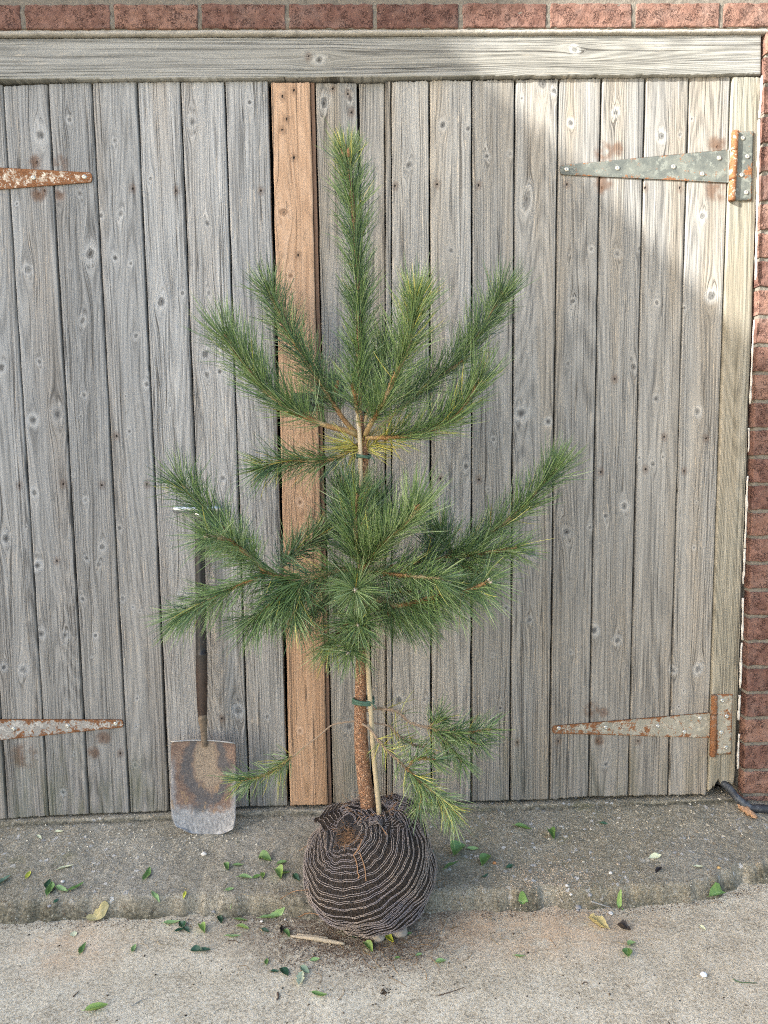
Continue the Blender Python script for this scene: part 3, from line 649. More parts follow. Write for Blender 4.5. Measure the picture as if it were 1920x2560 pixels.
lf = rplate('hinge_leaf', [(1793, 1736), (1832, 1736), (1827.5, 1886), (1790, 1887)], -.0102, m_rD, h)
for s in ((1806, 1752), (1817, 1791), (1803, 1831), (1815, 1869)): screw(*s, -.0106, lf)
# ------------------------------------------------------------------ latch half hidden by the pine
m_iron = plain('black_iron', (.018, .022, .022), .45, .5, .3, 120, .4, .0006)
lt = root('gate_latch', at_y(800, 985, -.006), 'black iron gate latch with a rounded keeper, half hidden behind the upper pine branches', 'latch')
rplate('latch_plate', [(727, 983), (790, 981), (790, 1028), (729, 1029)], -.010, m_iron, lt, .006)
A = Acc(); P = [(813, 985), (813, 938), (822, 935), (843, 937), (855, 950), (856, 985)]
c = spline(np.array([at_y(a, b, -.012) for a, b in P]), 40); A2 = np.array(c)
ctr = A2.mean(0); n = len(A2); V = np.vstack([A2, A2+[0, .015, 0], [ctr]]); i = np.arange(n); j = (i+1) % n
A.add(V, np.stack([i, j, n+j, n+i], 1)[:, ::-1], np.stack([j, i, np.full(n, 2*n)], 1)[:, ::-1]); A.build('keeper', m_iron, lt)
A = Acc(); tube(A, [at_y(845, 950, -.016), at_y(838, 985, -.016)], .005, 10, edge=.3, rst=.2); A.build('bolt_stub', rustmat('rusty_bolt', (.2, .08, .04), (.25, .1, .05), .6, .1), lt)
A = Acc(); tube(A, [at_y(740, 1004, -.018), at_y(850, 1000, -.018)], .0055, 10); A.build('bolt', m_iron, lt)
# ------------------------------------------------------------------ spade
sp_b = ground_at(513, 2086); yb = sp_b[1]; yt_ = -.028
def spY(py): return np.interp(py, [1262, 2087], [yt_, yb])
spade = root('garden_spade', sp_b, 'old garden spade with rust-stained steel blade leaning on the grey planks', 'spade')
t = NT('worn_spade_steel'); o = t.obj(); n1 = t.noise(o, 13, 4, .6); n2 = t.noise(o, 240, 4, .7); n3 = t.noise(o, 42, 4, .7); gz = t.attr('bz'); gx = t.attr('bx')
streak = t.noise(t.comb(t.math('MULTIPLY', gx, 150.0), 0.0, t.math('MULTIPLY', gz, 16.0)), 1, 3)
steel = t.ramp(t.math('ADD', t.math('MULTIPLY', streak, .6), t.math('MULTIPLY', n2, .4)), [(.3, (.16, .157, .152)), (.5, (.32, .32, .325)), (.68, (.54, .54, .535))])
brown = t.ramp(t.math('ADD', t.math('MULTIPLY', n2, .7), t.math('MULTIPLY', n3, .3)), [(.3, (.075, .05, .042)), (.5, (.20, .135, .105)), (.66, (.36, .26, .19))])
tan = t.ramp(n2, [(.3, (.15, .12, .09)), (.6, (.42, .34, .25))]); dk = t.ramp(n2, [(.3, (.05, .053, .06)), (.7, (.14, .145, .15))])
v = t.math('ADD', gz, t.math('MULTIPLY', t.math('SUBTRACT', n3, .5), .35)); v = t.math('ADD', v, t.math('MULTIPLY', t.math('SUBTRACT', n1, .5), .3))
col = t.mix(t.step(v, .20, .33), steel, brown)
ed = t.math('ADD', t.attr('bu'), t.math('MULTIPLY', t.math('SUBTRACT', n3, .5), .25)); el = t.math('MULTIPLY', t.step(ed, .80, .95), t.step(v, .85, .6))
col = t.mix(t.math('MULTIPLY', el, .75), col, steel)
dd = t.attr('swirl'); dn = t.math('ADD', dd, t.math('MULTIPLY', t.math('SUBTRACT', n3, .5), .5))
col = t.mix(t.math('MULTIPLY', t.step(t.math('ABSOLUTE', t.math('SUBTRACT', dn, 1.0)), .26, .08), .8), col, dk)
col = t.mix(t.math('MULTIPLY', t.step(dn, .92, .62), .8), col, tan)
ob = t.math('MULTIPLY', t.step(t.noise(t.comb(t.math('MULTIPLY', gx, 45.0), 3.0, t.math('MULTIPLY', gz, 5.0)), 1, 3, .6), .57, .64), t.step(t.math('ABSOLUTE', t.math('SUBTRACT', gz, .38)), .22, .1))
col = t.mix(t.math('MULTIPLY', ob, .7), col, (.36, .25, .15))
m_blade = t.fin(col, t.math('ADD', .42, t.math('MULTIPLY', t.step(v, .2, .35), .3)), t.bump(n2, .4, .0008), metal=.25, spec=.5)
nu, nv = 40, 60; U, V_ = np.meshgrid(np.linspace(0, 1, nu), np.linspace(0, 1, nv))
def edgex(v, s):
    pts = [(0, 468, 560), (.012, 455, 573), (.035, 442, 584), (.08, 435, 588.5), (.15, 430, 590), (.4, 427.5, 590.5), (.7, 428, 591), (.97, 430, 590.5), (1, 433, 588)]
    return np.interp(v, [p[0] for p in pts], [p[1+s] for p in pts])
PX = edgex(V_, 0)*(1-U)+edgex(V_, 1)*U; topc = 1852-2.2*np.sin(U*np.pi)+2*(U-.5)*2; botc = 2088-9*(np.abs(U-.55)/.5)**2-7*(np.clip((np.abs(U-.52)-.34)/.16, 0, 1))**3
PY = botc*(1-V_)+topc*V_
P = np.array([at_y(a, b, spY(b)) for a, b in zip(PX.ravel(), PY.ravel())])
bow = -.010*(1-(2*U-1)**2)*0+.009*(2*U-1)**2*-1+.006*np.sin(V_*np.pi)
P[:, 1] += bow.ravel(); P[:, 1] += (.0005*fbm(PX*.05, PY*.05, 0, 91)).ravel()
cen = (np.hypot((U-.53)*1.35, (V_-.74)*1.15)/.44+.22*fbm(U*3, V_*4, 0, 95))
bk = P.copy(); bk[:, 1] += .0022; nf = len(P); rim = np.concatenate([np.arange(nu), np.arange(1, nv)*nu+nu-1, (nv-1)*nu+np.arange(nu-2, -1, -1), np.arange(nv-2, 0, -1)*nu]); ri = rim; rj = np.roll(rim, -1)
Q = np.vstack([gridf(nu, nv), gridf(nu, nv)[:, ::-1]+nf, np.stack([ri, ri+nf, rj+nf, rj], 1)])
tw = lambda a: np.tile(a.ravel(), 2)
mk('blade', np.vstack([P, bk]), [Q], m_blade, spade, dict(bx=tw(U*.165), bz=tw(V_), bu=tw(np.abs(2*U-1)), swirl=tw(cen)))
A = Acc()   # rolled tread along the blade top
tube(A, [at_y(431+i*15.9, 1852.5-2.2*math.sin(i/10*math.pi)+2*(i/10-.5)*2, spY(1852))-np.array([0, .001+.009*(i/5-1)**2, 0]) for i in range(11)], .0022, 8)
A.build('tread', plain('bare_steel', (.34, .33, .31), .5, .5, .5, 150, .5), spade)
t = NT('black_lacquered_shaft'); o = t.obj(); n1 = t.noise(o, 55, 4, .7); X, Y, Z = t.xyz(o); n2 = t.noise(t.comb(t.math('MULTIPLY', X, 120.0), Y, t.math('MULTIPLY', Z, 7.0)), 1, 4, .65)
bl = t.step(Z, .42, .50); col = t.mix(bl, (.035, .02, .014), (.012, .012, .013))
col = t.mix(t.math('MULTIPLY', t.step(n2, .56, .68), .55), col, (.075, .042, .028)); col = t.mix(t.math('MULTIPLY', t.step(n1, .64, .74), .3), col, (.30, .26, .21))
m_shaft = t.fin(col, .42, t.bump(n1, .3, .001), spec=.5)
A = Acc(); SP = [(500, 1278, 12.5), (500.5, 1400, 12.5), (502, 1500, 13), (503, 1620, 14), (504, 1634, 15.2), (504, 1655, 14.6), (504.5, 1700, 14.5), (505.5, 1760, 13), (506.5, 1790, 11.5)]
P = np.array([np.append(at_y(a, b, spY(b)), r*.00103*1.0) for a, b, r in SP]); P = spline(P, 90); tube(A, P[:, :3], P[:, 3], 18, rough=.02); A.build('shaft', m_shaft, spade)
A = Acc(); SP = [(506.5, 1786, 12), (507, 1800, 12.2), (509, 1815, 10), (510, 1832, 8.5), (511, 1850, 8), (512, 1866, 7)]
P = np.array([np.append(at_y(a, b, spY(b)-.002), r*.00103*.9) for a, b, r in SP]); P = spline(P, 40); tube(A, P[:, :3], P[:, 3], 14, rough=.12, seed=3)
A.build('socket', plain('dirty_steel', (.17, .13, .09), .75, .4, .2, 110, .9, .0012), spade)
A = Acc(); tube(A, [at_y(a, b, spY(1270)) for a, b in ((435, 1273), (440, 1273), (497, 1273), (552, 1272), (558, 1272))], [.0095, .0105, .0105, .0105, .0095], 18); 
tube(A, [at_y(500, 1296, spY(1290)), at_y(500, 1276, spY(1276))], [.0155, .0145], 16)
A.build('handle', plain('polished_steel', (.45, .46, .47), .3, .6, .9, 90, .2), spade)
# ------------------------------------------------------------------ hose
t = NT('black_rubber'); o = t.obj(); n = t.noise(o, 30, 4, .7)
m_hose = t.fin(t.mix(t.step(n, .45, .72), (.028, .032, .038), (.11, .125, .14)), .5, t.bump(n, .3, .001), spec=.4)
HP = [(1790, 1950, .03, 9), (1806, 1957, .0, 9), (1822, 1970, -.022, 9.5), (1838, 1990, -.045, 10), (1856, 2006, -.055, 10), (1888, 2030, -.065, 10.5), (1925, 2047, -.07, 11), (2000, 2062, -.08, 11), (2300, 2080, -.09, 11)]
A = Acc(); P = spline(np.array([np.append(at_y(a, b, y), r*.00103) for a, b, y, r in HP]), 90); hg_ = np.array([hground(q[0], q[1]) for q in P]); P[:, 2] = np.where(P[:, 1] < -.018, np.maximum(P[:, 2], hg_+P[:, 3]*.9), P[:, 2]); tube(A, P[:, :3], P[:, 3], 14, rough=.015)
o = A.build('hose', m_hose, origin=P[30, :3]); setp(o, 'thick black rubber hose coming out under the broken foot of the post', 'hose')
# ------------------------------------------------------------------ root ball
R0 = .146
_d0 = ray(985, 2052); NN = nrm([.42, .10, .9]); _na = nrm(np.cross(NN, [0, 1., 0])); _nb = np.cross(NN, _na)
def S(D):
    D = D/np.linalg.norm(D, axis=-1, keepdims=True); x, y, z = D[..., 0], D[..., 1], D[..., 2]
    up = np.where(z > 0, .149, .121); r = 1/np.sqrt((x*x+y*y)/(R0*R0)+z*z/(up*up))
    r = r*(1+.06*fbm(x*1.8+3, y*1.8, z*1.8, 101, 3)-.07*np.exp(-((x+.62)**2+(z-.62)**2)/.12)+.05*np.exp(-((x-.62)**2+(z-.25)**2)/.3)+.03*np.exp(-((x+.7)**2+(z+.05)**2)/.2))
    r = r*(1-.12*np.exp(-((x-.06)**2+y*y)/.10)*(z > 0))                   # tied neck
    r = r*(1+.13*np.exp(-((x-.45)**2+(y-.15)**2)/.10)*(z > 0))            # bunched cloth behind, right
    an = np.arccos(np.clip(D@NN, -1, 1)); az = np.arctan2(D@_na, D@_nb); r = r*(1+.022*np.sin(az*13+3*fbm(az*2, an, 0, 105))*np.exp(-((an-.55)/.5)**2)+.010*fbm(x*7, y*7, z*7, 106, 2))
    q = D*r[..., None]; q[..., 2] = np.maximum(q[..., 2], -.122); return BALL+q
def bdir(px, py):   # direction on the ball under a photo pixel, front side
    d = ray(px, py); d = d/np.linalg.norm(d); oc = CAM-BALL; b = np.dot(oc, d); c_ = np.dot(oc, oc)-.148**2; dd = max(b*b-c_, 0)
    return nrm(oc+d*(-b-math.sqrt(dd)))
pp = bdir(866, 2076); Nn = nrm(bdir(985, 2052)+[0, .35, .1])
e1 = nrm(Nn-pp*np.dot(Nn, pp)); e2 = np.cross(pp, e1); angN = math.acos(np.dot(pp, Nn))
def ringdir(A_, tt):
    """A_ 0..1 ring index, tt azimuth (0 = towards neck)"""
    A_, tt = np.broadcast_arrays(A_, tt); full = .10+A_*2.55; d = np.abs((tt+np.pi) % (2*np.pi)-np.pi)
    w = np.exp(-(d/.50)**2); w2 = np.exp(-((((tt-1.45)+np.pi) % (2*np.pi)-np.pi)/.55)**2)*.45*np.clip(1-A_*1.6, 0, 1)
    wi = 1-.10*A_; r = full*(1-w)+np.minimum(full*1.0, angN*(.74+.26*A_)+(2.5-angN)*A_**5)*w; r = r*(1-w2)+np.minimum(r, .38)*w2
    return pp*np.cos(r)[..., None]+(e1*np.cos(tt)[..., None]+e2*np.sin(tt)[..., None])*np.sin(r)[..., None]
tree = root('pine_tree', BALL*[1, 1, 0], 'young pine tree with its root ball wrapped in dark striped netting', 'tree')
t = NT('black_netting_cloth'); o = t.obj(); n = t.noise(o, 380, 3, .7); n2 = t.noise(o, 24, 3)
m_cloth = t.fin(t.mix(t.step(n, .4, .7), (.012, .010, .009), t.mix(n2, (.06, .045, .035), (.11, .085, .065))), .95, t.bump(n, .9, .002), spec=.1)
nA, nT = 90, 160; AA, TT = np.meshgrid(np.linspace(0, 1, nA), np.linspace(0, 2*np.pi, nT, endpoint=False))
th = np.linspace(0, np.pi, 110); ph = np.linspace(0, 2*np.pi, 220, endpoint=False); PH, TH = np.meshgrid(ph, th)
D = np.stack([np.sin(TH)*np.cos(PH), np.sin(TH)*np.sin(PH), np.cos(TH)], -1)
ballmesh = mk('root_ball', S(D).reshape(-1, 3)*1.0, [gridf(220, 110, True)[:, ::-1]], m_cloth, tree)
t = NT('pale_netting_thread'); o = t.obj(); s = t.attr('s'); da = t.math('FRACT', t.math('MULTIPLY', s, 150.0)); dm = t.step(t.math('ABSOLUTE', t.math('SUBTRACT', da, .5)), .30, .42)
n = t.noise(o, 60, 3); n9 = t.noise(o, 9, 2)
cc = t.mix(n, (.22, .17, .14), (.52, .44, .36)); cc = t.mix(t.step(n9, .35, .7), cc, (.27, .24, .25))
m_thread = t.fin(t.mix(t.math('MULTIPLY', dm, .6), cc, (.06, .05, .045)), .8, spec=.2)
A = Acc(); NR = 31
for k in range(1, NR):
    for q in (-1, 1):
        a_ = (k+.5)/NR+q*.0042+.0015*random.uniform(-1, 1); tt = np.linspace(0, 2*np.pi, 190)
        D = ringdir(a_+.020*fbm(np.cos(tt)*1.5, np.sin(tt)*1.5, k*.23, 111)+.004*fbm(np.cos(tt)*9, np.sin(tt)*9, k*.5, 114), tt); P = S(D); nn = nrm([0, 0, 1]); out = (P-BALL)/np.linalg.norm(P-BALL, axis=1)[:, None]
        P = P+out*(.0012+.0010*fbm(tt*14, k, q, 112)[:, None]); L = np.concatenate([[0], np.cumsum(np.linalg.norm(np.diff(P, axis=0), axis=1))])
        tube(A, P, .00070, 4, False, s=L)
A.build('netting_thread', m_thread, ballmesh)['kind'] = 'stuff'
A = Acc()
for k in range(150):
    tt = 2*np.pi*(k+random.uniform(-.3, .3))/150; a_ = np.linspace(.0, .97, 70); P = S(ringdir(a_, tt+.04*fbm(a_*6, k, 0, 113))); out = (P-BALL)/np.linalg.norm(P-BALL, axis=1)[:, None]
    tube(A, P+out*.0007, .00045, 3, False)
A.build('netting_cord', plain('grey_black_cord', (.075, .065, .06), .9, nscale=200, var=.6), ballmesh)['kind'] = 'stuff'
# ruffled, frayed collar of spare cloth round the neck
A = Acc(); Th = Acc(); top = S(nrm([.06, 0, 1.])[None])[0]
for lay in range(3):
    nt_, nr_ = 220, 12; a = np.linspace(0, 2*np.pi, nt_, endpoint=False); V = []
    for j in range(nr_):
        f = j/(nr_-1); fr = (.9*np.sin(a*11+lay*2+.8*np.sin(a*3))+.5*np.sin(a*19+lay)); 
        rad = (.030+.036*f+.010*lay*f)*(1+.18*f*np.sin(a*2+lay)+.35*f*np.exp(-((a-np.pi*.95)/.5)**2)+.45*f*np.exp(-((a-.7)/.45)**2)); hz = .004+.020*f*(1-f*.75)+.006*fr*f+.006*f*np.exp(-((a-.8)/.6)**2)+.004*lay
        V.append(np.stack([top[0]+rad*np.cos(a), top[1]+rad*np.sin(a)*.9, top[2]-.018+hz-.030*f*f*(np.abs(np.cos(a))), ], 1))
    V = np.array(V); V[..., :] += .0015*fbm(V[..., 0]*90, V[..., 1]*90, V[..., 2]*90, 120+lay)[..., None]
    A.add(V.reshape(-1, 3), gridf(nt_, nr_, True)[:, ::-1])
    for j in range(1, nr_, 1): tube(Th, np.vstack([V[j], V[j][:1]])+[0, 0, .0010], .0007, 3, False, s=np.linspace(0, .5, nt_+1))
    for _ in range(90):   # frayed ends
        i = random.randrange(nt_); p = V[-1][i]; d = nrm(p-(top+[0, 0, .0])+[random.uniform(-.02, .02), random.uniform(-.02, .02), random.uniform(-.01, .03)]); l = random.uniform(.004, .016)
        tube(Th, [p, p+d*l*.5+[0, 0, .002], p+d*l+np.array([random.uniform(-1, 1), random.uniform(-1, 1), random.uniform(-1.5, .5)])*.003], [.0005, .0004, .0002], 3, False, s=np.array([0, .0005, .001]))
A.build('netting_collar', m_cloth, ballmesh); Th.build('collar_thread', m_thread, ballmesh)['kind'] = 'stuff'
# hanging flap at the upper left, loose roots and fibres
A = Acc(); f0 = bdir(832, 2118); P0 = S(f0[None])[0]
V = []
for j in range(10):
    f = j/9; row = []
    for i in range(12):
        g = i/11; p = at_y(800+g*42+f*(8-20*g), 2078+f*(40+14*g)+3*math.sin(g*9+f*4), P0[1]-.012-.010*math.sin(g*3.1)+.006*math.sin(g*14)-.004*f); row.append(p)
    V.append(row)
V = np.array(V); A.add(V.reshape(-1, 3), gridf(12, 10)[:, ::-1]); Th = Acc()
for i in range(12): tube(Th, V[:, i]+[0, -.0008, 0], .0007, 3, False, s=np.linspace(0, .06, 10))
A.build('netting_flap', m_cloth, ballmesh); Th.build('flap_thread', m_thread, ballmesh)['kind'] = 'stuff'
A = Acc()
def fibre(A, p, d, L, r=.0005, wob=.3, n=7, **k):
    P = [np.array(p)]; d = nrm(d)
    for _ in range(n): d = nrm(d+np.array([random.gauss(0, wob), random.gauss(0, wob), random.gauss(0, wob)])); P.append(P[-1]+d*L/n)
    tube(A, np.array(P), np.linspace(r, r*.5, n+1), 3, False, **k)
for _ in range(110):
    q = S(bdir(random.gauss(866, 14), random.gauss(2092, 10))[None])[0]; fibre(A, q+[0, -.003, .001], [random.uniform(-1, 1), -.15, random.uniform(-.6, .6)], random.uniform(.01, .04), .0005, .35)
for a, b, c, d in ((905, 2100, 885, 2135), (884, 2135, 893, 2180), (940, 2050, 965, 2090), (893, 2180, 894, 2195), (900, 2130, 915, 2200)):
    P = spline(np.array([S(bdir(a, b)[None])[0]+[0, -.003, 0], S(bdir((a+c)/2+4, (b+d)/2)[None])[0]+[0, -.004, 0], S(bdir(c, d)[None])[0]+[0, -.003, 0]]), 12); tube(A, P, .0013, 5, False)
for a, b, c, d in ((802, 2285, 748, 2270), (800, 2286, 746, 2290), (770, 2225, 700, 2246), (790, 2108, 748, 2133)):
    p, q = S(bdir(a, b)[None])[0]*1.0, ground_at(c, d)+[0, 0, .006]; tube(A, spline(np.array([p, (p+q)/2+[0, -.004, .01], q]), 14), .0008, 4, False)
for _ in range(60):
    a = random.uniform(0, 6.28); p = top+np.array([math.cos(a)*.05, math.sin(a)*.045, .01]); fibre(A, p, [math.cos(a), math.sin(a)-.3, random.uniform(0, 1)], random.uniform(.01, .035), .0006, .35)
A.build('loose_fibre', plain('tan_root_fibre', (.30, .17, .09), .8, nscale=90, var=.5), ballmesh)['kind'] = 'stuff'
# ------------------------------------------------------------------ trunk
def YT(py): return np.interp(py, [300, 1100, 2060], [-.27, -.30, BALL[1]+.012])
t = NT('pine_bark'); o = t.obj(); X, Y, Z = t.xyz(o); vv = t.comb(t.math('MULTIPLY', X, 1.0), Y, t.math('MULTIPLY', Z, .45))
fl = t.voro(t.mix(.03, vv, t.noise(o, 120, 2, color=True)), 210, 'DISTANCE_TO_EDGE'); ce = t.xyz(t.voro(t.mix(.03, vv, t.noise(o, 120, 2, color=True)), 210, out='Color'))[0]
n = t.noise(o, 160, 4, .7)
col = t.mix(ce, (.36, .18, .095), (.54, .31, .18)); col = t.mix(t.step(n, .45, .7), col, (.66, .46, .31)); col = t.mix(t.math('SUBTRACT', 1.0, t.step(fl, .0, .16)), col, (.17, .085, .05))
m_bark = t.fin(col, .85, t.bump(t.math('ADD', t.step(fl, .0, .2), t.math('MULTIPLY', n, .6)), .9, .0022), spec=.2)
TR = [(926, 2078, 21), (924, 2050, 20), (918, 2000, 19.5), (911, 1950, 19), (903, 1857, 18), (901, 1748, 15.5), (904, 1600, 13.5), (907, 1430, 12.5), (910, 1250, 10.5), (912, 1133, 9.5), (909, 1095, 11.5), (903, 1062, 7.5), (898, 1000, 6.5), (897, 900, 6), (897, 780, 6), (892, 650, 5.6), (882, 510, 5.4), (868, 395, 5)]
P = np.array([np.append(at_y(a, b, YT(b)), r*.00092) for a, b, r in TR]); P[:, 3] *= np.linspace(.93, .95, len(P))
A = Acc(); Ps = spline(P, 420); tube(A, Ps[:, :3], Ps[:, 3], 22, rough=.035, seed=9)
trunk = A.build('trunk', m_bark, tree)
# ------------------------------------------------------------------ branches and needles
t = NT('pine_needle'); ti = t.attr('tint'); yl = t.attr('yel'); al = t.attr('al')
col = t.ramp(ti, [(.0, (.024, .056, .032)), (.3, (.046, .098, .042)), (.6, (.105, .175, .052)), (.85, (.17, .255, .09)), (1.0, (.25, .33, .16))])
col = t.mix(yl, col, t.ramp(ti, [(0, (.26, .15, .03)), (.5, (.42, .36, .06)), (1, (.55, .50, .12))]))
m_needle = t.fin(col, .42, spec=.45)
t = NT('pine_twig'); o = t.obj(); n = t.noise(o, 260, 4, .7); b = t.noise(o, 12, 2)
col = t.mix(t.step(n, .35, .7), (.16, .085, .03), (.42, .26, .12)); col = t.mix(t.step(b, .4, .65), col, t.mix(n, (.22, .18, .09), (.45, .38, .22)))
m_twig = t.fin(col, .75, t.bump(n, .8, .0012), spec=.2)
m_twigdry = plain('dry_grey_twig', (.27, .20, .14), .85, .2, nscale=200, var=.5, bump=.0008)
m_bud = plain('resin_bud', (.36, .17, .08), .6, .4, nscale=260, var=.6, bump=.001); m_bud2 = plain('pale_bud', (.55, .47, .38), .6, .4, nscale=260, var=.5, bump=.001)
def needles(acc, P, per_cm, L=.052, ang=(22, 52), s0=.08, bias=(0, 0, 0), tint=.45, yel=None, tip=30, w=.0014, droop=0.0, seed=0, ly=.15):
    r = np.random.default_rng(seed); seg = np.linalg.norm(np.diff(P, axis=0), axis=1); cum = np.concatenate([[0], np.cumsum(seg)]); Lt = cum[-1]
    L = L*1.36; ang = (ang[0]+4, ang[1]+19)
    n = int(per_cm*185*Lt*(1-s0)); s = np.concatenate([s0*Lt+(1-s0)*Lt*r.random(n), Lt*(1-.03*r.random(tip))]); n = len(s)
    cl = fbm(s*55, seed*3.1, 0, 201, 2); keep = r.random(n) < np.clip(.80+.55*cl, .25, 1); s = s[keep]; cl = cl[keep]; n = len(s)
    T, N, B = frames(P)
    def ip(a): return np.stack([np.interp(s, cum, a[:, k]) for k in range(3)], 1)
    p, t_, nn, bb = ip(P), ip(T), ip(N), ip(B)
    ph = r.random(n)*2*np.pi; pair = r.random(n) < .5; ph[1::2] = ph[:-1:2][:len(ph[1::2])]+r.normal(0, .22, len(ph[1::2])); 
    if True: s2 = s.copy(); p[1::2] = p[:-1:2][:len(p[1::2])]+r.normal(0, .0006, (len(p[1::2]), 3)); t_[1::2] = t_[:-1:2][:len(t_[1::2])]
    rad = nn*np.cos(ph)[:, None]+bb*np.sin(ph)[:, None]
    fr = s/Lt; near = np.clip((fr-.86)/.14, 0, 1); a = np.radians(r.uniform(ang[0], ang[1], n)*(1-.45*near*r.random(n)))
    d = t_*np.cos(a)[:, None]+rad*np.sin(a)[:, None]; d += np.array(bias)*.55; d += r.normal(0, .09, (n, 3)); d /= np.linalg.norm(d, axis=1)[:, None]
    ll = L*r.uniform(.72, 1.15, n)*(.82+.3*np.sin(np.pi*np.clip(fr, 0, 1))**.5*.6+.10*fr); ll = np.minimum(ll, L*1.3)
    bend = t_*.18+np.array(bias)*.36+r.normal(0, .10, (n, 3)); bend[:, 2] -= droop
    side = np.cross(d, r.normal(0, 1, (n, 3))); side /= np.linalg.norm(side, axis=1)[:, None]
    st = np.array([0, .3, .6, .85, 1.0]); wd = np.array([.75, 1, .95, .7, .12])*w*.5
    pts = p[:, None]+ll[:, None, None]*(st[None, :, None]*d[:, None]+(st**2)[None, :, None]*bend[:, None])
    pts[..., 1] = np.minimum(pts[..., 1], -.0045)
    V = np.stack([pts-side[:, None]*wd[None, :, None], pts+side[:, None]*wd[None, :, None]], 2)   # n,5,2,3
    base = (np.arange(n)*10)[:, None]; k = np.arange(4)*2; Q = np.stack([base+k, base+k+1, base+k+3, base+k+2], 2).reshape(-1, 4)
    ti = np.clip(tint+.10+.22*cl+r.normal(0, .24, n), 0, 1); y = np.zeros(n) if yel is None else (r.random(n) < yel(fr))*r.uniform(.5, 1, n); y = np.maximum(y, (r.random(n) < .012)*.8)
    acc.add(V.reshape(-1, 3), Q, tint=np.repeat(ti, 10), yel=np.repeat(y, 10), al=np.tile(np.repeat(st, 2), n))
def stem(acc, P, r0, r1, pegs=True, seed=0, s0=.05):
    n = len(P); tube(acc, P, np.linspace(r0, r1, n), 8, rough=.10, seed=seed)
    if pegs:
        T, N, B = frames(P); rr = random.Random(seed); seg = np.linalg.norm(P[-1]-P[0])
        for _ in range(int(seg*900)):
            f = rr.uniform(s0, 1); i = min(n-1, int(f*n)); a = rr.uniform(0, 6.28); rad = N[i]*math.cos(a)+B[i]*math.sin(a); R = r0+(r1-r0)*f
            p = P[i]+rad*R*.8; q = p+(T[i]*.7+rad*.6)*rr.uniform(.003, .006); tube(acc, [p, (p+q)/2+rad*.0004, q], [.0011, .0009, .0005], 4, False)
def bud(P, mat, parent, r=.0045, name='bud'):
    A = Acc(); t_ = nrm(P[-1]-P[-3])
    def one(c, d, r, l):
        s = np.linspace(0, 1, 9); tube(A, c[None]+d[None]*(s*l)[:, None], r*np.sin(np.pi*np.clip(s*.85+.14, 0, 1))**.7+.0001, 9, rough=.12)
    one(P[-1]-t_*.002, t_, r, r*3.6)
    for k in range(5):
        a = k*1.26; o_ = np.cross(t_, [0, 0, 1.0]) if abs(t_[2]) < .9 else np.array([1., 0, 0]); o_ = nrm(o_); u = np.cross(t_, o_); d = o_*math.cos(a)+u*math.sin(a)
        one(P[-1]+d*r*.9-t_*.002, nrm(t_+d*.35), r*.6, r*2.3)
    return A.build(name, mat, parent)
TRUNKY = YT
nid = [0]
def branch(pts, r0=.0045, r1=.0026, per=15, L=.052, ang=(22, 58), s0=.08, bias=(0, 0, .0), tint=.45, yel=None, budm=None, budr=.004, droop=0, pale=False, dry=False, pegs=True, tip=34, label=None, twigmat=None):
    nid[0] += 1; i = nid[0]; yb_ = float(YT(pts[0][1]))
    W_ = np.array([at_y(a, b, min(-.02, yb_+d)) for a, b, d in pts]); P = spline(W_, max(14, int(160*np.linalg.norm(W_[-1]-W_[0])+10)))
    A = Acc(); stem(A, P, r0, r1, pegs, i, s0); st = A.build('branch', twigmat or (m_twigdry if dry else m_twig), tree)
    B = Acc(); needles(B, P, per, L, ang, s0, bias, tint, yel, tip, seed=i, droop=droop)
    if pale: needles(B, P[-14:], 26, .040, (14, 55), .1, (0, 0, .3), .95, lambda f: .25+0*f, 40, seed=900+i)  # paler, yellower needles paint sunlight onto the shoot tip
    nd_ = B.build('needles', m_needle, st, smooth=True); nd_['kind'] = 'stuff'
    if budm is not None: bud(P, budm, st, budr)
    if label: st['label'] = label
    return st
# leader
lead = np.array([p[:3] for p in P[11:]]); A = Acc(); LP = spline(lead, 120)
st_ = Acc(); stem(st_, LP, .0050, .0042, True, 77, .02); ls = st_.build('leader', m_twig, tree); B = Acc()
needles(B, LP, 25, .051, (17, 42), .10, (0, 0, 0), .40, None, 60, seed=501); needles(B, LP[-12:], 30, .040, (14, 50), .1, (0, 0, .2), .95, lambda f: .3+0*f, 40, seed=502); B.build('needles', m_needle, ls)['kind'] = 'stuff'  # second set: pale needle colour stands in for sun on the leader tip
bud(LP, m_bud, ls, .0085)
UP = (0, 0, .55)
# upper whorl
branch([(900, 1092, 0), (870, 1078, -.02), (810, 1062, -.03), (745, 1033, -.045), (690, 1000, -.05), (645, 955, -.055), (600, 895, -.06), (563, 845, -.06)], .0062, .0035, 20, .056, bias=UP, s0=.22, budm=m_bud, tint=.45)
branch([(898, 1088, .02), (862, 1052, .05), (820, 985, .08), (775, 915, .11), (735, 855, .14), (700, 790, .16), (668, 720, .18)], .0055, .0032, 20, .055, s0=.18, bias=(0, 0, .2), tint=.38, twigmat=None)
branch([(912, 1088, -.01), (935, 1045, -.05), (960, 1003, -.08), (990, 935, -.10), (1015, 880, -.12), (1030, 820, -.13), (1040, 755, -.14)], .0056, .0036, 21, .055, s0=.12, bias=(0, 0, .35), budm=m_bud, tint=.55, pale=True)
branch([(915, 1092, .02), (960, 1058, .05), (1040, 985, .08), (1090, 945, .09), (1148, 905, .10), (1200, 830, .10), (1255, 738, .10)], .0052, .0032, 20, .054, s0=.2, bias=(0, 0, .42), budm=m_bud, tint=.35)
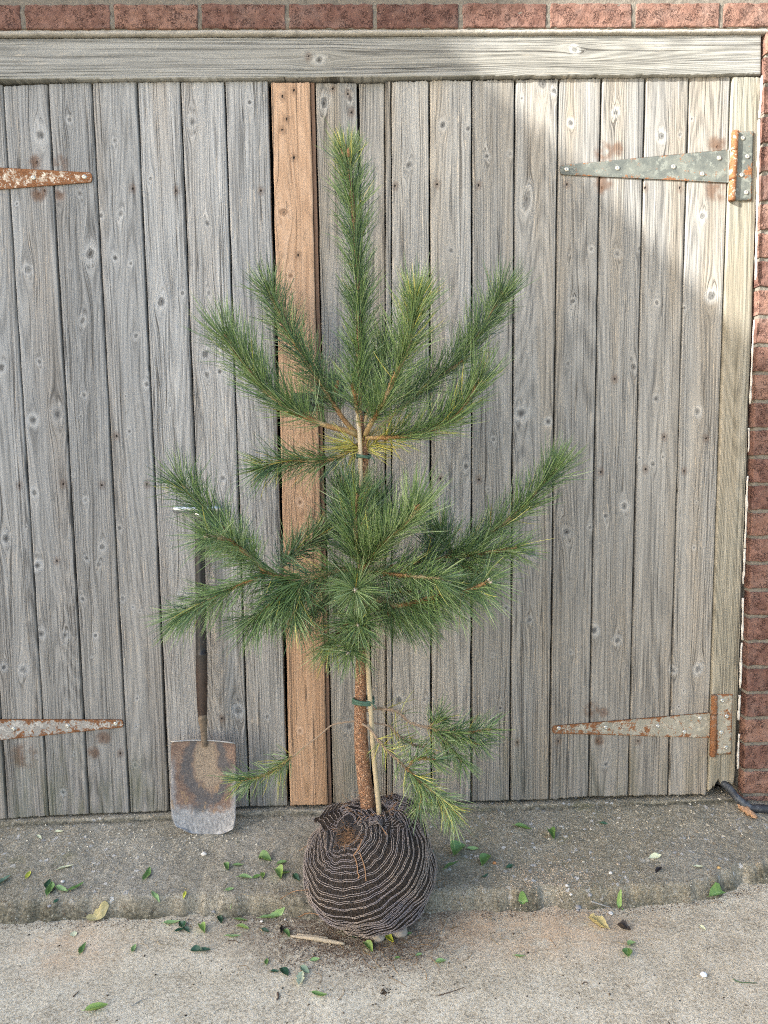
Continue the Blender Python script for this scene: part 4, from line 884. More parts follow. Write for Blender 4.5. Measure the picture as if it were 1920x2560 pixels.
branch([(915, 1095, -.01), (960, 1094, -.03), (1012, 1090, -.05), (1065, 1078, -.06), (1118, 1055, -.06), (1160, 1010, -.06), (1201, 955, -.06)], .0050, .0032, 20, .054, s0=.14, bias=UP, budm=m_bud, tint=.48, yel=lambda f: .8*(f < .22))
branch([(905, 1100, .01), (888, 1118, .01), (835, 1147, .0), (780, 1153, -.01), (730, 1150, -.01), (690, 1158, -.01), (655, 1172, -.01)], .0038, .0025, 15, .050, s0=.05, ang=(25, 60), bias=(0, 0, -.12), tint=.35, yel=lambda f: .75*(f < .22))
branch([(906, 1088, .03), (922, 1020, .07), (945, 940, .11), (958, 860, .13)], .0045, .003, 20, .055, s0=.2, tint=.45, bias=(0, 0, .2))
branch([(903, 1085, -.01), (890, 1010, -.05), (880, 960, -.06)], .003, .002, 9, .05, s0=.4, tint=.4, tip=10)
A = Acc()   # old yellow needles under the whorl
for sd in (-1, 1):
    needles(A, np.array([at_y(909, 1128, YT(1100)-.002), at_y(909+sd*22, 1112, YT(1100)-.01), at_y(909+sd*30, 1106, YT(1100)-.012)]), 14, .042, (30, 75), 0, (sd*.5, 0, -.12), .5, lambda f: .85+0*f, 12, seed=700+sd)
B = A.build('old_needles', m_needle, trunk); B['kind'] = 'stuff'; B['label'] = 'old yellow needles below the upper whorl'
# middle whorl, left
branch([(903, 1428, -.02), (870, 1425, -.05), (833, 1430, -.07), (785, 1442, -.09), (735, 1447, -.10), (686, 1438, -.11), (654, 1426, -.115)], .0056, .0045, 17, .052, s0=.06, bias=(0, 0, -.15), tint=.5, tip=10)
branch([(664, 1432, -.115-0), (640, 1405, -.12), (618, 1386, -.13), (579, 1354, -.15), (545, 1344, -.18), (517, 1340, -.20)], .0044, .003, 19, .050, ang=(25, 58), bias=(-.05, 0, -.15), tint=.62, budm=m_bud2, budr=.003)
branch([(640, 1405, -.12), (600, 1372, -.09), (560, 1325, -.07), (539, 1303, -.06), (499, 1259, -.05), (475, 1233, -.05), (452, 1208, -.05)], .0038, .0026, 20, .053, bias=(0, 0, .12), s0=.05, tint=.42)
branch([(668, 1434, -.115), (630, 1448, -.12), (599, 1462, -.12), (555, 1484, -.12), (519, 1502, -.12), (485, 1520, -.12), (452, 1538, -.12)], .0036, .0022, 19, .050, bias=(-.08, 0, -.2), s0=.02, tint=.46)
branch([(750, 1447, -.10), (715, 1470, -.11), (680, 1505, -.11), (650, 1535, -.11), (622, 1552, -.11)], .003, .002, 21, .052, bias=(0, 0, -.3), tint=.42, s0=.02)
branch([(765, 1447, -.10), (745, 1480, -.12), (735, 1520, -.13), (738, 1545, -.13)], .003, .002, 20, .050, bias=(0, 0, -.1), tint=.45, s0=.02)
branch([(800, 1440, -.06), (770, 1475, -.04), (735, 1500, -.03), (700, 1515, -.02)], .003, .002, 18, .052, bias=(0, 0, -.3), tint=.35, s0=.02)
branch([(700, 1420, -.02), (735, 1382, .02), (772, 1358, .04), (817, 1327, .05)], .003, .002, 17, .052, bias=(0, 0, .0), tint=.35, s0=.02)
# middle whorl, shoots that point at the camera
branch([(900, 1440, -.02), (896, 1452, -.07), (891, 1466, -.12), (888, 1475, -.16)], .0045, .003, 22, .050, ang=(30, 85), tint=.62, budm=m_bud2, budr=.003, s0=.1, tip=70)
branch([(905, 1520, -.02), (900, 1540, -.06), (897, 1555, -.10), (895, 1562, -.13)], .003, .002, 24, .048, ang=(30, 85), tint=.6, budm=m_bud2, budr=.0024, s0=.1, tip=60)
branch([(905, 1560, -.02), (890, 1595, -.06), (876, 1620, -.09), (869, 1632, -.12)], .003, .002, 24, .050, ang=(30, 85), tint=.6, budm=m_bud2, budr=.0024, s0=.1, tip=60)
branch([(905, 1530, -.02), (870, 1560, -.03), (840, 1590, -.04), (825, 1610, -.05)], .003, .002, 16, .050, ang=(25, 60), tint=.5, s0=.1, bias=(0, 0, -.2), yel=lambda f: .15+0*f)
# middle whorl, up and right
branch([(903, 1425, -.03), (893, 1370, -.05), (889, 1300, -.05), (893, 1235, -.05)], .0042, .003, 24, .056, ang=(20, 48), tint=.52, s0=.1)
branch([(900, 1420, .03), (870, 1350, .05), (860, 1280, .07), (862, 1215, .08)], .0035, .0025, 22, .055, ang=(20, 50), tint=.36, s0=.1)
branch([(912, 1420, .03), (935, 1360, .06), (945, 1290, .08), (950, 1250, .09)], .0035, .0025, 21, .055, ang=(20, 50), tint=.34, s0=.1)
branch([(903, 1432, -.03), (925, 1397, -.07), (956, 1358, -.10), (1003, 1319, -.12), (1025, 1295, -.13), (1042, 1272, -.14)], .0056, .004, 23, .055, ang=(20, 48), bias=(0, 0, .42), tint=.64, s0=.08, budm=m_bud, budr=.0042)
branch([(915, 1428, -.03), (960, 1433, -.07), (1014, 1439, -.10), (1060, 1443, -.13), (1100, 1447, -.16)], .0042, .003, 16, .050, ang=(28, 60), bias=(0, 0, -.1), tint=.6, s0=.12, twigmat=None)
branch([(915, 1425, .0), (965, 1420, .02), (1030, 1410, .03), (1085, 1400, .03), (1130, 1392, .02)], .0055, .0042, 18, .052, tint=.45, s0=.2, bias=(0, 0, -.05), tip=6)
branch([(1130, 1392, .02), (1160, 1389, .0), (1188, 1385, -.02), (1240, 1378, -.04), (1292, 1368, -.05)], .0042, .0028, 19, .050, ang=(24, 55), tint=.5, s0=.02, bias=(.05, 0, .1))
branch([(1120, 1393, .03), (1165, 1370, .04), (1207, 1346, .05), (1250, 1315, .05), (1284, 1288, .05), (1315, 1260, .05), (1342, 1227, .05), (1392, 1175, .05)], .0042, .0028, 20, .054, ang=(22, 50), tint=.42, s0=.03, bias=(0, 0, .38), budm=m_bud2, budr=.0032)
branch([(1132, 1393, .03), (1120, 1365, .05), (1110, 1345, .06), (1103, 1325, .07)], .003, .0022, 26, .054, ang=(20, 50), tint=.25, s0=.05, tip=60)
branch([(1060, 1405, .02), (1075, 1380, .04), (1080, 1360, .05)], .003, .002, 24, .050, ang=(25, 60), tint=.3, s0=.05, tip=30)
branch([(1000, 1418, .0), (1050, 1440, -.02), (1100, 1462, -.03), (1150, 1470, -.03)], .003, .002, 19, .050, ang=(25, 60), tint=.5, s0=.05, bias=(.1, 0, -.1))
branch([(1135, 1400, .01), (1170, 1420, -.01), (1205, 1435, -.02)], .0028, .002, 19, .050, ang=(25, 60), tint=.72, s0=.05, bias=(.1, 0, -.2), tip=40)
branch([(915, 1495, -.01), (945, 1500, -.03), (972, 1506, -.05), (990, 1515, -.06), (1040, 1505, -.08), (1091, 1493, -.10), (1130, 1486, -.11), (1169, 1477, -.12), (1222, 1453, -.13)], .0050, .003, 21, .054, ang=(26, 60), tint=.55, s0=.12, bias=(.0, 0, -.5), budm=m_bud2, budr=.0034, tip=50)
branch([(915, 1500, .02), (960, 1530, .04), (1010, 1545, .05), (1060, 1550, .05)], .003, .002, 18, .052, ang=(28, 60), tint=.4, s0=.1, bias=(0, 0, -.4))
branch([(915, 1460, .0), (950, 1475, .02), (990, 1480, .03), (1030, 1478, .03)], .003, .002, 20, .05, ang=(28, 60), tint=.4, s0=.05, bias=(0, 0, -.1))
branch([(905, 1430, .02), (860, 1460, .05), (820, 1500, .06), (790, 1530, .06)], .003, .002, 18, .052, ang=(28, 60), tint=.35, s0=.1, bias=(0, 0, -.35))
# lower, sparse branches
branch([(890, 1803, -.005), (860, 1806, -.01), (828, 1814, -.01), (796, 1841, -.01), (760, 1868, -.01), (731, 1892, -.01)], .0020, .0016, 0.1, .04, dry=True, pegs=False, tip=0, label='thin bare curved twig with a green tuft at its end')
branch([(731, 1892, -.01), (715, 1904, -.015), (687, 1925, -.02), (644, 1944, -.03), (602, 1953, -.04)], .0018, .0014, 14, 0.038, ang=(28, 60), bias=(0, 0, -.12), tint=.6, s0=.0, yel=lambda f: .16+0*f, tip=26)
branch([(905, 1809, -.022), (926, 1824, -.03), (950, 1855, -.04), (975, 1882, -.05), (1002, 1906, -.06), (1020, 1925, -.06)], .0028, .0022, 6, 0.036, ang=(30, 65), bias=(-.3, 0, .2), tint=.7, s0=.3, yel=lambda f: .9*(f < .62), tip=6, twigmat=m_twigdry)
branch([(1016, 1920, -.06), (1045, 1950, -.06), (1075, 1972, -.07), (1100, 1993, -.07), (1120, 2018, -.08), (1130, 2036, -.08)], .0022, .0016, 14, 0.040, ang=(26, 60), bias=(.0, 0, -.2), tint=.62, s0=.0, yel=lambda f: .12+0*f)
branch([(1018, 1922, -.06), (1035, 1900, -.06), (1060, 1895, -.07), (1085, 1900, -.07)], .002, .0015, 9, 0.036, ang=(26, 60), tint=.5, s0=.0)
branch([(1016, 1920, -.06), (1040, 1960, -.05), (1052, 1990, -.05), (1050, 2020, -.05)], .002, .0015, 9, 0.036, ang=(26, 60), tint=.6, s0=.0, bias=(0, 0, -.2))
branch([(915, 1777, .0), (942, 1772, .0), (986, 1776, -.01), (1008, 1790, -.01), (1029, 1808, -.02), (1072, 1819, -.02)], .0032, .0024, 2.2, .04, ang=(30, 80), s0=.2, tint=.4, yel=lambda f: .7+0*f, tip=4, pegs=True, twigmat=m_twigdry)
branch([(1072, 1819, -.02), (1100, 1826, -.025), (1154, 1830, -.03), (1190, 1828, -.03), (1228, 1822, -.03)], .0022, .0016, 14, 0.038, ang=(28, 62), tint=.45, s0=.0, bias=(0, 0, .05))
branch([(1080, 1822, -.02), (1110, 1850, -.03), (1135, 1878, -.035), (1155, 1905, -.04)], .002, .0015, 12, 0.038, ang=(28, 60), tint=.55, s0=.0, bias=(0, 0, -.1))
branch([(1075, 1820, -.02), (1085, 1805, -.01), (1100, 1795, .0)], .002, .0015, 14, 0.034, ang=(30, 70), tint=.4, s0=.0)
branch([(1110, 1828, -.02), (1160, 1850, -.03), (1200, 1860, -.03)], .002, .0015, 12, 0.036, ang=(30, 60), tint=.45, s0=.0, bias=(0, 0, -.1))
branch([(915, 1806, .0), (937, 1808, .0), (975, 1816, .0), (1000, 1842, .0), (1030, 1860, .0), (1062, 1868, .0)], .0022, .0015, 5, 0.034, ang=(28, 65), tint=.5, s0=.35, yel=lambda f: .3+0*f, twigmat=m_twigdry)
# ------------------------------------------------------------------ cane and ties
t = NT('bamboo_cane'); o = t.obj(); X, Y, Z = t.xyz(o); n = t.noise(t.comb(t.math('MULTIPLY', X, 60.0), Y, t.math('MULTIPLY', Z, 9.0)), 1, 4, .7)
col = t.mix(t.step(Z, .75, 1.05), (.40, .33, .21), (.46, .44, .39)); col = t.mix(t.math('MULTIPLY', t.step(n, .52, .68), .6), col, (.19, .16, .12))
m_cane = t.fin(col, .6, t.bump(n, .3, .001), spec=.3)
CP = [(894.5, 1036, 6), (899, 1091, 6.2), (901, 1133, 6.2), (901, 1167, 6.2), (903, 1215, 6.2), (911, 1366, 6), (914, 1504, 6.3), (918, 1620, 6.5), (922, 1705, 6.8), (926, 1759, 7), (934, 1884, 7.2), (947, 2022, 7.4), (949, 2052, 7.4)]
P = np.array([np.append(at_y(a, b, YT(b)-.019-.012*(b > 1900)), r*.00076) for a, b, r in CP]); P = spline(P, 240)
zz = P[:, 2]
for nz in (.42, .66, .93, 1.17): P[:, 3] *= 1+.16*np.exp(-((zz-nz)/.004)**2)
A = Acc(); tube(A, P[:, :3], P[:, 3], 14, rough=.01); o = A.build('cane', m_cane, origin=P[-1, :3]); setp(o, 'straight bamboo cane tied upright in front of the pine trunk', 'cane')
m_tie = plain('green_tie', (.06, .12, .085), .6, .3, nscale=120)
for (a0, a1, y0, hgt, lab) in ((893, 925, 1141, 5, 'green soft tie holding the cane to the stem just under the upper whorl'), (884, 932, 1752, 8, 'green soft tie wrapped round the lower bare trunk and cane')):
    A = Acc(); c_ = at_y((a0+a1)/2, y0, YT(y0)-.009); hw = np.linalg.norm(at_y(a1, y0, c_[1])-at_y(a0, y0, c_[1]))/2+.001; tt = np.linspace(0, 2*np.pi, 50)
    for s in (-.35, .35):
        P = c_+np.stack([hw*np.cos(tt), (.018 if a0 < 890 else .020)*np.sin(tt), s*hgt*.001+.0015*np.sin(tt*2+s)], 1); tube(A, P, hgt*.00045, 6, False)
    q = c_+np.array([hw*.8, -.016, 0]); tube(A, spline(np.array([q, q+[.008, -.004, -.004], q+[.012, 0, -.014]]), 8), .0012, 5)
    o = A.build('plant_tie', m_tie, origin=c_); setp(o, lab, 'plant tie')
# ------------------------------------------------------------------ fallen leaves
def leafmat(name, col, vein, gloss=.45):
    t = NT(name); u = t.attr('u'); v = t.attr('v'); n = t.noise(t.obj(), 120, 3); av = t.math('ABSOLUTE', v)
    mid = t.step(av, .10, .03); sv = t.math('FRACT', t.math('ADD', t.math('MULTIPLY', u, 9.0), t.math('MULTIPLY', av, -1.6))); sv = t.math('MULTIPLY', t.step(sv, .14, .04), .35)
    c = t.mix(n, tuple(x*.72 for x in col), tuple(min(1, x*1.25) for x in col)); c = t.mix(t.math('MAXIMUM', t.math('MULTIPLY', mid, .7), sv), c, vein)
    return t.fin(c, gloss, spec=.4)
LM = {'cream': leafmat('cream_leaf', (.62, .64, .42), (.70, .70, .5)), 'lime': leafmat('lime_leaf', (.24, .36, .09), (.40, .52, .18)), 'yellow': leafmat('yellow_leaf', (.50, .52, .06), (.6, .6, .2)),
      'green': leafmat('green_leaf', (.125, .23, .06), (.24, .34, .11)), 'light': leafmat('light_green_leaf', (.23, .36, .13), (.36, .47, .22)), 'dark': leafmat('dark_green_leaf', (.025, .075, .035), (.07, .14, .07), .3),
      'grey': leafmat('grey_green_leaf', (.13, .20, .13), (.22, .3, .2)), 'tan': leafmat('dry_tan_leaf', (.42, .36, .17), (.5, .43, .25), .7), 'brown': leafmat('dry_brown_leaf', (.17, .09, .05), (.3, .2, .1), .7), 'black': leafmat('blackened_leaf', (.035, .028, .026), (.06, .05, .05), .6)}
def leaf(cx, cy, L, ang, kind, label, wr=.42, fold=.35, curl=.25, notch=0.0, lift=0.0, name='fallen_leaf', cat='leaf', group='leaves scattered on the concrete'):
    L = L*.98; sd = int(cx*7+cy); r = random.Random(sd); a = math.radians(ang); dx, dy = math.cos(a)*L/2, -math.sin(a)*L/2
    p0, p1, pc = ground_at(cx-dx, cy-dy), ground_at(cx+dx, cy+dy), ground_at(cx, cy); ax = p1-p0; ax[2] = 0; ln = np.linalg.norm(ax); ax /= ln
    mx = L*.00086*1.3; full = ln
    if ln > mx: full = mx
    sdv = np.array([-ax[1], ax[0], 0]); nu, nv = 17, 9; u = np.linspace(0, 1, nu); v = np.linspace(-1, 1, nv); U, V_ = np.meshgrid(u, v)
    wprof = np.sin(np.pi*U**.85)**.8*(1-.25*U)+.02; hw = full*wr*.5*wprof
    if notch: hw = hw*(1-notch*np.clip(fbm(U*7, V_*2+sd, 0, 7), -.2, 1))
    x = (U-.5)*full; y = V_*hw; bend = .25*full*math.copysign(1, r.random()-.5)*r.uniform(.2, 1)*(U-.5)**2
    z = np.abs(V_)*hw*fold*2.0+curl*full*(U-.5)**2*1.3+.0015+.03*full*fbm(U*3, V_*1.5, sd, 9)
    roll = r.uniform(-.35, .35); z = z+V_*hw*roll; z = z-z.min()+.0008+lift
    P = pc+x[..., None]*ax+(y+bend)[..., None]*sdv; hz = np.maximum(h_apron(P[..., 0], P[..., 1]), h_slab(P[..., 0], P[..., 1])); base = np.maximum(hz, pc[2]-.002) if True else hz
    P[..., 2] = z+hz*.6+base*.4
    F = P.reshape(-1, 3); Q = gridf(nu, nv); A = Acc(); A.add(F, Q, u=U.ravel(), v=V_.ravel()*(wprof.ravel()/wprof.max()))
    st0 = P[nv//2, 0]; d = -ax; tube(A, [st0, st0+d*full*.06+[0, 0, .0006], st0+d*full*.13], [.0006, .0006, .0004], 4, False, u=np.zeros(3), v=np.zeros(3))
    o = A.build(name, LM[kind], origin=pc); return setp(o, label, cat, group)
LV = [
(98,2094,22,-40,'cream','small cream curled leaf on the apron below the lower left hinge'),
(148,2081,20,2,'cream','small cream leaf lying flat just below the sill, nearest the left planks'),
(163,2170,44,14,'cream','long slim cream leaf in the middle of the left apron',.3),
(71,2188,24,60,'yellow','small bright yellow-green leaf near the left end of the apron'),
(8,2205,50,35,'grey','grey-green leaf cut off by the left picture edge'),
(119,2214,32,68,'dark','dark green leaf tucked behind a broader green one at the left apron'),
(127,2226,44,70,'green','broad upright green leaf overlapping a dark one at the left apron'),
(154,2228,36,-22,'light','pale green leaf in the middle of the left leaf trio'),
(190,2221,48,28,'green','long narrow green leaf ending the left leaf trio',.3),
(140,2253,16,35,'dark','tiny dark leaf on the rim under the left leaf trio'),
(369,2189,44,62,'green','single slim green leaf on the apron to the lower left of the spade',.34),
(389,2258,30,-50,'light','green leaf half over a pale stain on the apron rim'),
(463,2256,26,80,'yellow','bright yellow leaf standing on the apron rim below the spade',.4),
(244,2294,64,18,'tan','large crinkled dry tan leaf at the foot of the left step',  .4,.3,.35,.3),
(184,2336,17,85,'cream','tiny round cream leaf on the left slab',.9,.1,.1),
(205,2375,34,62,'green','slim green leaf on the left slab below the tiny cream one',.34),
(334,2373,22,66,'light','small oval light green leaf alone on the left slab',.45),
(429,2310,42,6,'light','oval light green leaf joined to a dark sprig below the step',.45),
(505,2325,30,-62,'lime','folded lime leaf right of the dark sprig',.55,.9),
(493,2378,34,-2,'dark','left half of the dark glossy leaf pair on the slab',.5,.4),
(512,2379,30,5,'dark','right half of the dark glossy leaf pair on the slab',.6,.4),
(241,2526,62,15,'lime','large folded lime leaf near the bottom left corner',.3,.9),
(567,2170,26,-70,'green','folded green leaf under the lower right corner of the spade',.5,.7),
(596,2164,28,5,'light','flat green leaf right beside the folded one near the spade',.42),
(662,2151,34,-14,'green','dark folded green leaf highest left of the root ball',.6,.8),
(653,2145,16,60,'dark','small dark leaf standing on the folded green leaf left of the ball',.5,.6),
(705,2160,28,16,'light','light green leaf upper left beside the root ball',.45,.6),
(613,2195,36,-4,'light','long pale green leaf, left one of the touching row',.42,.5),
(642,2193,24,22,'green','mid green leaf, centre of the touching row left of the ball',.4),
(657,2191,16,75,'lime','small lime leaf at the right end of the touching row',.7,.8),
(697,2190,36,-60,'lime','bright lime folded leaf left of the root ball',.65,.8),
(712,2185,28,12,'lime','narrow bright lime leaf laid across the folded lime one',.45,.5),
(740,2196,28,-50,'dark','dark green leaf touching the left side of the root ball',.5),
(574,2225,24,16,'light','small light green leaf just above the rim, left of the ball',.4),
(577,2268,17,82,'light','tiny pale green leaf on the step face',.5),
(681,2296,66,8,'light','longest light green leaf, lying below the step left of the ball',.22,.6),
(550,2303,24,-70,'dark','dark pointed leaf standing at the foot of the step',.55,.6),
(602,2302,34,-6,'green','slim dark-edged green leaf left of the longest light one',.3,.6),
(608,2321,32,-12,'lime','lime leaf with lifted tip above the grey flake',.42,.6),
(583,2343,40,2,'light','thin pale green crescent leaf under the grey flake',.2,.5),
(662,2330,22,-20,'dark','small dark blue-green leaf left of the upright brown curl',.6,.5),
(717,2338,26,-50,'green','green leaf leaning on the end of the wood splinter',.5,.7),
(863,2331,32,-25,'green','broad green leaf tucked under the front of the root ball',.7,.6),
(884,2343,18,-10,'dark','dark little leaf just right of the broad one under the ball',.5),
(922,2371,32,-50,'lime','bright lime leaf with a dark stalk in front of the ball',.55,.6),
(972,2352,32,-35,'yellow','yellow leaf curled over in front of the two stones',.45,.9,.5),
(788,2402,26,12,'light','light green leaf alone below the wood splinter',.4),
(666,2407,17,82,'green','tiny oval green leaf on the slab left of centre',.5),
(688,2430,24,0,'dark','narrow dark leaf beside the round one, lower centre left',.35),
(711,2434,26,-55,'dark','round dark green leaf, lower centre left',.75,.3),
(762,2428,28,-40,'grey','dull grey-green leaf touching the pale yellow one',.5),
(751,2450,36,76,'cream','pale yellow-green ragged leaf, lower centre left',.5,.5,.4,.4),
(798,2491,40,-8,'green','dark-edged arched green leaf, bottom centre',.26,.8,.6),
(994,2396,15,10,'green','tiny green leaf right in front of the ball',.6),
(1147,2131,46,42,'green','largest broad green leaf, torn and raised, right of the ball',.85,.6,.3,.2),
(1128,2164,42,28,'green','narrow curved green leaf under the largest one',.3,.5),
(1182,2124,34,-4,'light','slim pale green leaf right of the largest leaf',.3),
(1215,2156,40,52,'green','broad creased green leaf beside the orange chip',.7,.7),
(1080,2139,26,60,'grey','dull green leaf just right of the root ball',.5),
(1378,2090,34,-62,'green','folded green leaf standing in the middle of the right apron',.65,.9),
(1276,2168,20,20,'dark','tiny dark leaf between the creased leaf and the sandy patch',.5),
(1213,2192,20,25,'dark','thin dark sliver of leaf under the creased green leaf',.3),
(1308,2265,28,25,'green','green leaf at the foot of the step right of the ball',.45,.8),
(1103,2407,30,12,'light','light green leaf on the slab right of the ball',.45,.6),
(1048,2388,16,20,'light','very small light leaf between ball and light green leaf',.6),
(1300,2392,30,-2,'light','flat pale green leaf on the sandy slab',.4),
(1023,2336,14,20,'green','tiny green leaf beside the right stone',.6),
(1307,2071,46,-12,'green','long green leaf at the top of the apron right of the low branch',.35,.6),
(1510,2060,20,-8,'dark','small dark leaf near the sill under the lower right hinge',.4),
(1639,2144,32,16,'cream','cream crescent leaf, upper of two on the right apron',.42),
(1747,2169,28,2,'cream','cream pointed leaf, lower right of two on the apron',.42),
(1757,2322,20,-40,'cream','small cream leaf on the right slab',.5),
(1793,2233,46,-8,'green','long yellow-green leaf at the foot of the far right step',.28,.6),
(1648,2178,26,42,'black','blackened curled leaf on the right apron',.4,.9),
(1496,2316,62,-28,'tan','large rolled dry leaf, orange and brown, on the right slab',.42,1.0,.3,.3),
(1560,2324,38,-22,'black','shrivelled black-brown leaf beside the large rolled dry one',.55,1.0,.4,.7),
(705,2326,26,85,'black','upright dark brown curl of dead leaf left of the splinter',.3,1.0),
]
for l in LV: leaf(*l[:6], **dict(zip(('wr', 'fold', 'curl', 'notch'), l[6:])))
# sprig of three joined leaves, seedlings
def sprig(name, c, leaves, label, cat):
    p = ground_at(*c); r_ = root(name, p, label, cat)
    for (cx, cy, L, a, k, wr) in leaves:
        o = leaf(cx, cy, L, a, k, None, wr, .4, .3, name='leaf', cat=None, group=None)
        o.location = tuple(np.array(o.location)-p); o.parent = r_
    return r_
sprig('leaf_sprig', (462, 2320), [(455, 2314, 26, 120, 'dark', .6), (450, 2327, 28, 18, 'dark', .5), (466, 2328, 22, -45, 'dark', .6)], 'dark green sprig of three leaves joined to an oval light leaf', 'sprig')
sprig('seedling', (1571, 2372), [(1579, 2361, 22, 22, 'light', .75), (1568, 2385, 26, 92, 'green', .8)], 'two rounded green leaves on one stalk on the right slab', 'seedling')
sprig('seedling', (1553, 2243), [(1549, 2236, 20, 70, 'lime', .55), (1556, 2245, 14, 110, 'lime', .6)], 'tiny lime seedling growing in the joint at the foot of the step', 'seedling')
# ------------------------------------------------------------------ stones, splinter, twigs and crumbs
def stone(cx, cy, rx, ry, rz, mat, label, seed, name='stone', cat='stone', group=None, sink=.25):
    p = ground_at(cx, cy); th = np.linspace(0, np.pi, 12); ph = np.linspace(0, 2*np.pi, 18, endpoint=False); PH, TH = np.meshgrid(ph, th)
    D = np.stack([np.sin(TH)*np.cos(PH), np.sin(TH)*np.sin(PH), np.cos(TH)], -1); r = 1+.22*fbm(D[..., 0]*1.8+seed, D[..., 1]*1.8, D[..., 2]*1.8, seed, 2)
    r = np.round(r*9)/9*.5+r*.5; P = D*r[..., None]*np.array([rx, ry, rz])+p+[0, 0, rz*(1-sink)]
    return setp(mk(name, P.reshape(-1, 3), [gridf(18, 12, True)[:, ::-1]], mat, origin=p), label, cat, group)
m_st = plain('buff_stone', (.36, .31, .25), .8, nscale=90, var=.45, bump=.002); m_wh = plain('white_flint', (.66, .63, .57), .7, nscale=90, var=.25, bump=.001); m_gs = plain('grey_pebble', (.30, .29, .28), .7, nscale=90, var=.3, bump=.001)
stone(945, 2350, .015, .013, .012, m_st, 'angular buff stone under the front of the root ball, left one', 3, group='stones under the root ball')
stone(996, 2336, .021, .018, .013, m_st, 'larger rounded buff stone wedged under the root ball, right one', 5, group='stones under the root ball')
G = 'small pebbles on the concrete'
for k, (x, y, r_, m, l) in enumerate([(1526, 2184, 5, m_wh, 'white pebble on the apron right of the sandy patch'), (1526, 2286, 6, m_wh, 'round white pebble on the slab above the rolled dry leaf'), (1474, 2258, 6, m_gs, 'flat grey pebble lying against the foot of the step'),
    (1445, 2264, 8, m_gs, 'largest grey pebble at the foot of the step'), (1444, 2252, 4, m_gs, 'tiny grey pebble behind the largest one'), (1416, 2216, 5, m_wh, 'white chip at the right of the sandy patch on the rim'),
    (1427, 2230, 4, m_wh, 'smaller white chip just below the one on the rim'), (1236, 2159, 5, plain('orange_chip', (.48, .22, .09), .7), 'orange-brown chip beside the creased green leaf'), (1546, 2162, 5, m_st, 'buff crumb of stone on the right apron'),
    (654, 2305, 4, m_wh, 'white pebble touching the longest light green leaf'), (712, 2274, 3, m_wh, 'tiny white pebble left of the root ball on the step'), (157, 2206, 5, m_wh, 'pale pink-white pebble above the left leaf trio'),
    (125, 2288, 5, m_gs, 'small pale pebble below the step near the left edge'), (533, 2258, 5, m_gs, 'grey pebble on the rim below the spade'), (510, 2138, 8, m_wh, 'bright white stone on the apron under the spade'), (659, 2134, 4, m_wh, 'small white pebble above the folded leaf left of the ball'),
    (1759, 2440, 7, plain('white_paper_scrap', (.8, .8, .82), .7), 'bright white crumb on the right slab'), (1797, 2171, 5, plain('ochre_chip', (.5, .33, .14), .7), 'ochre chip near the right end of the rim')]):
    stone(x, y, r_*.00095, r_*.0008, r_*.0006, m, l, 20+k, 'pebble', 'pebble', G)
m_split = plain('splintered_wood', (.42, .35, .25), .85, nscale=180, var=.4, bump=.001)
A = Acc(); a, b = ground_at(727, 2344)+[0, 0, .004], ground_at(862, 2364)+[0, 0, .004]; P = spline(np.array([a, (a+b)/2+[0, 0, .002], b]), 24)
tube(A, P, .0045*np.sin(np.linspace(.25, 2.95, 24))**.6+.0006, 6, rough=.25, seed=5); tube(A, P[2:16]+[.004, .004, .002], .0022, 5, rough=.3, seed=7)
setp(A.build('wood_splinter', m_split, origin=(a+b)/2), 'long pale wood splinter on the soil left of the root ball', 'splinter')
A = Acc(); c = ground_at(1868, 2036)+[0, 0, .010]; nu, nv = 26, 14; U, V_ = np.meshgrid(np.linspace(0, 1, nu), np.linspace(0, 2*np.pi, nv, endpoint=False))
d = nrm(ground_at(1888, 2052)-ground_at(1846, 2022)); sd = np.cross(d, [0, 0, 1.]); rr = .011*np.sin(np.pi*np.clip(U*.92+.04, 0, 1))**.6*(1+.5*fbm(U*7, np.cos(V_)*1.5, np.sin(V_)*1.5, 5))
P = c+((U-.5)*.060)[..., None]*d+(rr*np.cos(V_))[..., None]*sd+(rr*.7*np.sin(V_))[..., None]*np.array([0, 0, 1.]); F = P.transpose(1, 0, 2).reshape(-1, 3)
setp(mk('wood_chunk', F, [gridf(nv, nu, True)], plain('rotten_wood', (.36, .22, .13), .9, nscale=130, var=.6, bump=.002), origin=c), 'rotten brown chunk of wood lying under the black hose', 'wood chunk')
def twig(pts, r, mat, label, name='twig', cat='twig', group='loose twigs and stalks on the ground', lift=.0015):
    P = np.array([ground_at(*q)+[0, 0, lift] for q in pts]); P = spline(P, 18); A = Acc(); tube(A, P, np.linspace(r, r*.5, 18), 6, rough=.15); setp(A.build(name, mat, origin=P[9]), label, cat, group)
m_tw = plain('brown_twig', (.10, .065, .045), .8, nscale=150, var=.4); m_tg = plain('grey_twig', (.33, .31, .27), .8, nscale=150, var=.3)
twig([(1097, 2490), (1125, 2482), (1160, 2470)], .0009, m_tw, 'thin curved dark twig on the slab right of centre'); twig([(1476, 2265), (1526, 2261)], .0024, m_tg, 'flat grey stick along the foot of the step on the right')
twig([(694, 2484), (696, 2494), (692, 2502)], .0022, m_tw, 'short thick brown twig at the bottom, left of centre'); twig([(1832, 2449), (1852, 2457), (1892, 2459)], .0011, plain('green_stalk', (.06, .11, .05), .6), 'thin green grass stalk near the right edge')
twig([(183, 2493), (190, 2486), (198, 2478)], .0012, m_tw, 'small bent dark twig on the lower left slab'); twig([(328, 2517), (350, 2504), (370, 2497)], .0010, m_tg, 'straight pale stalk on the lower left slab')
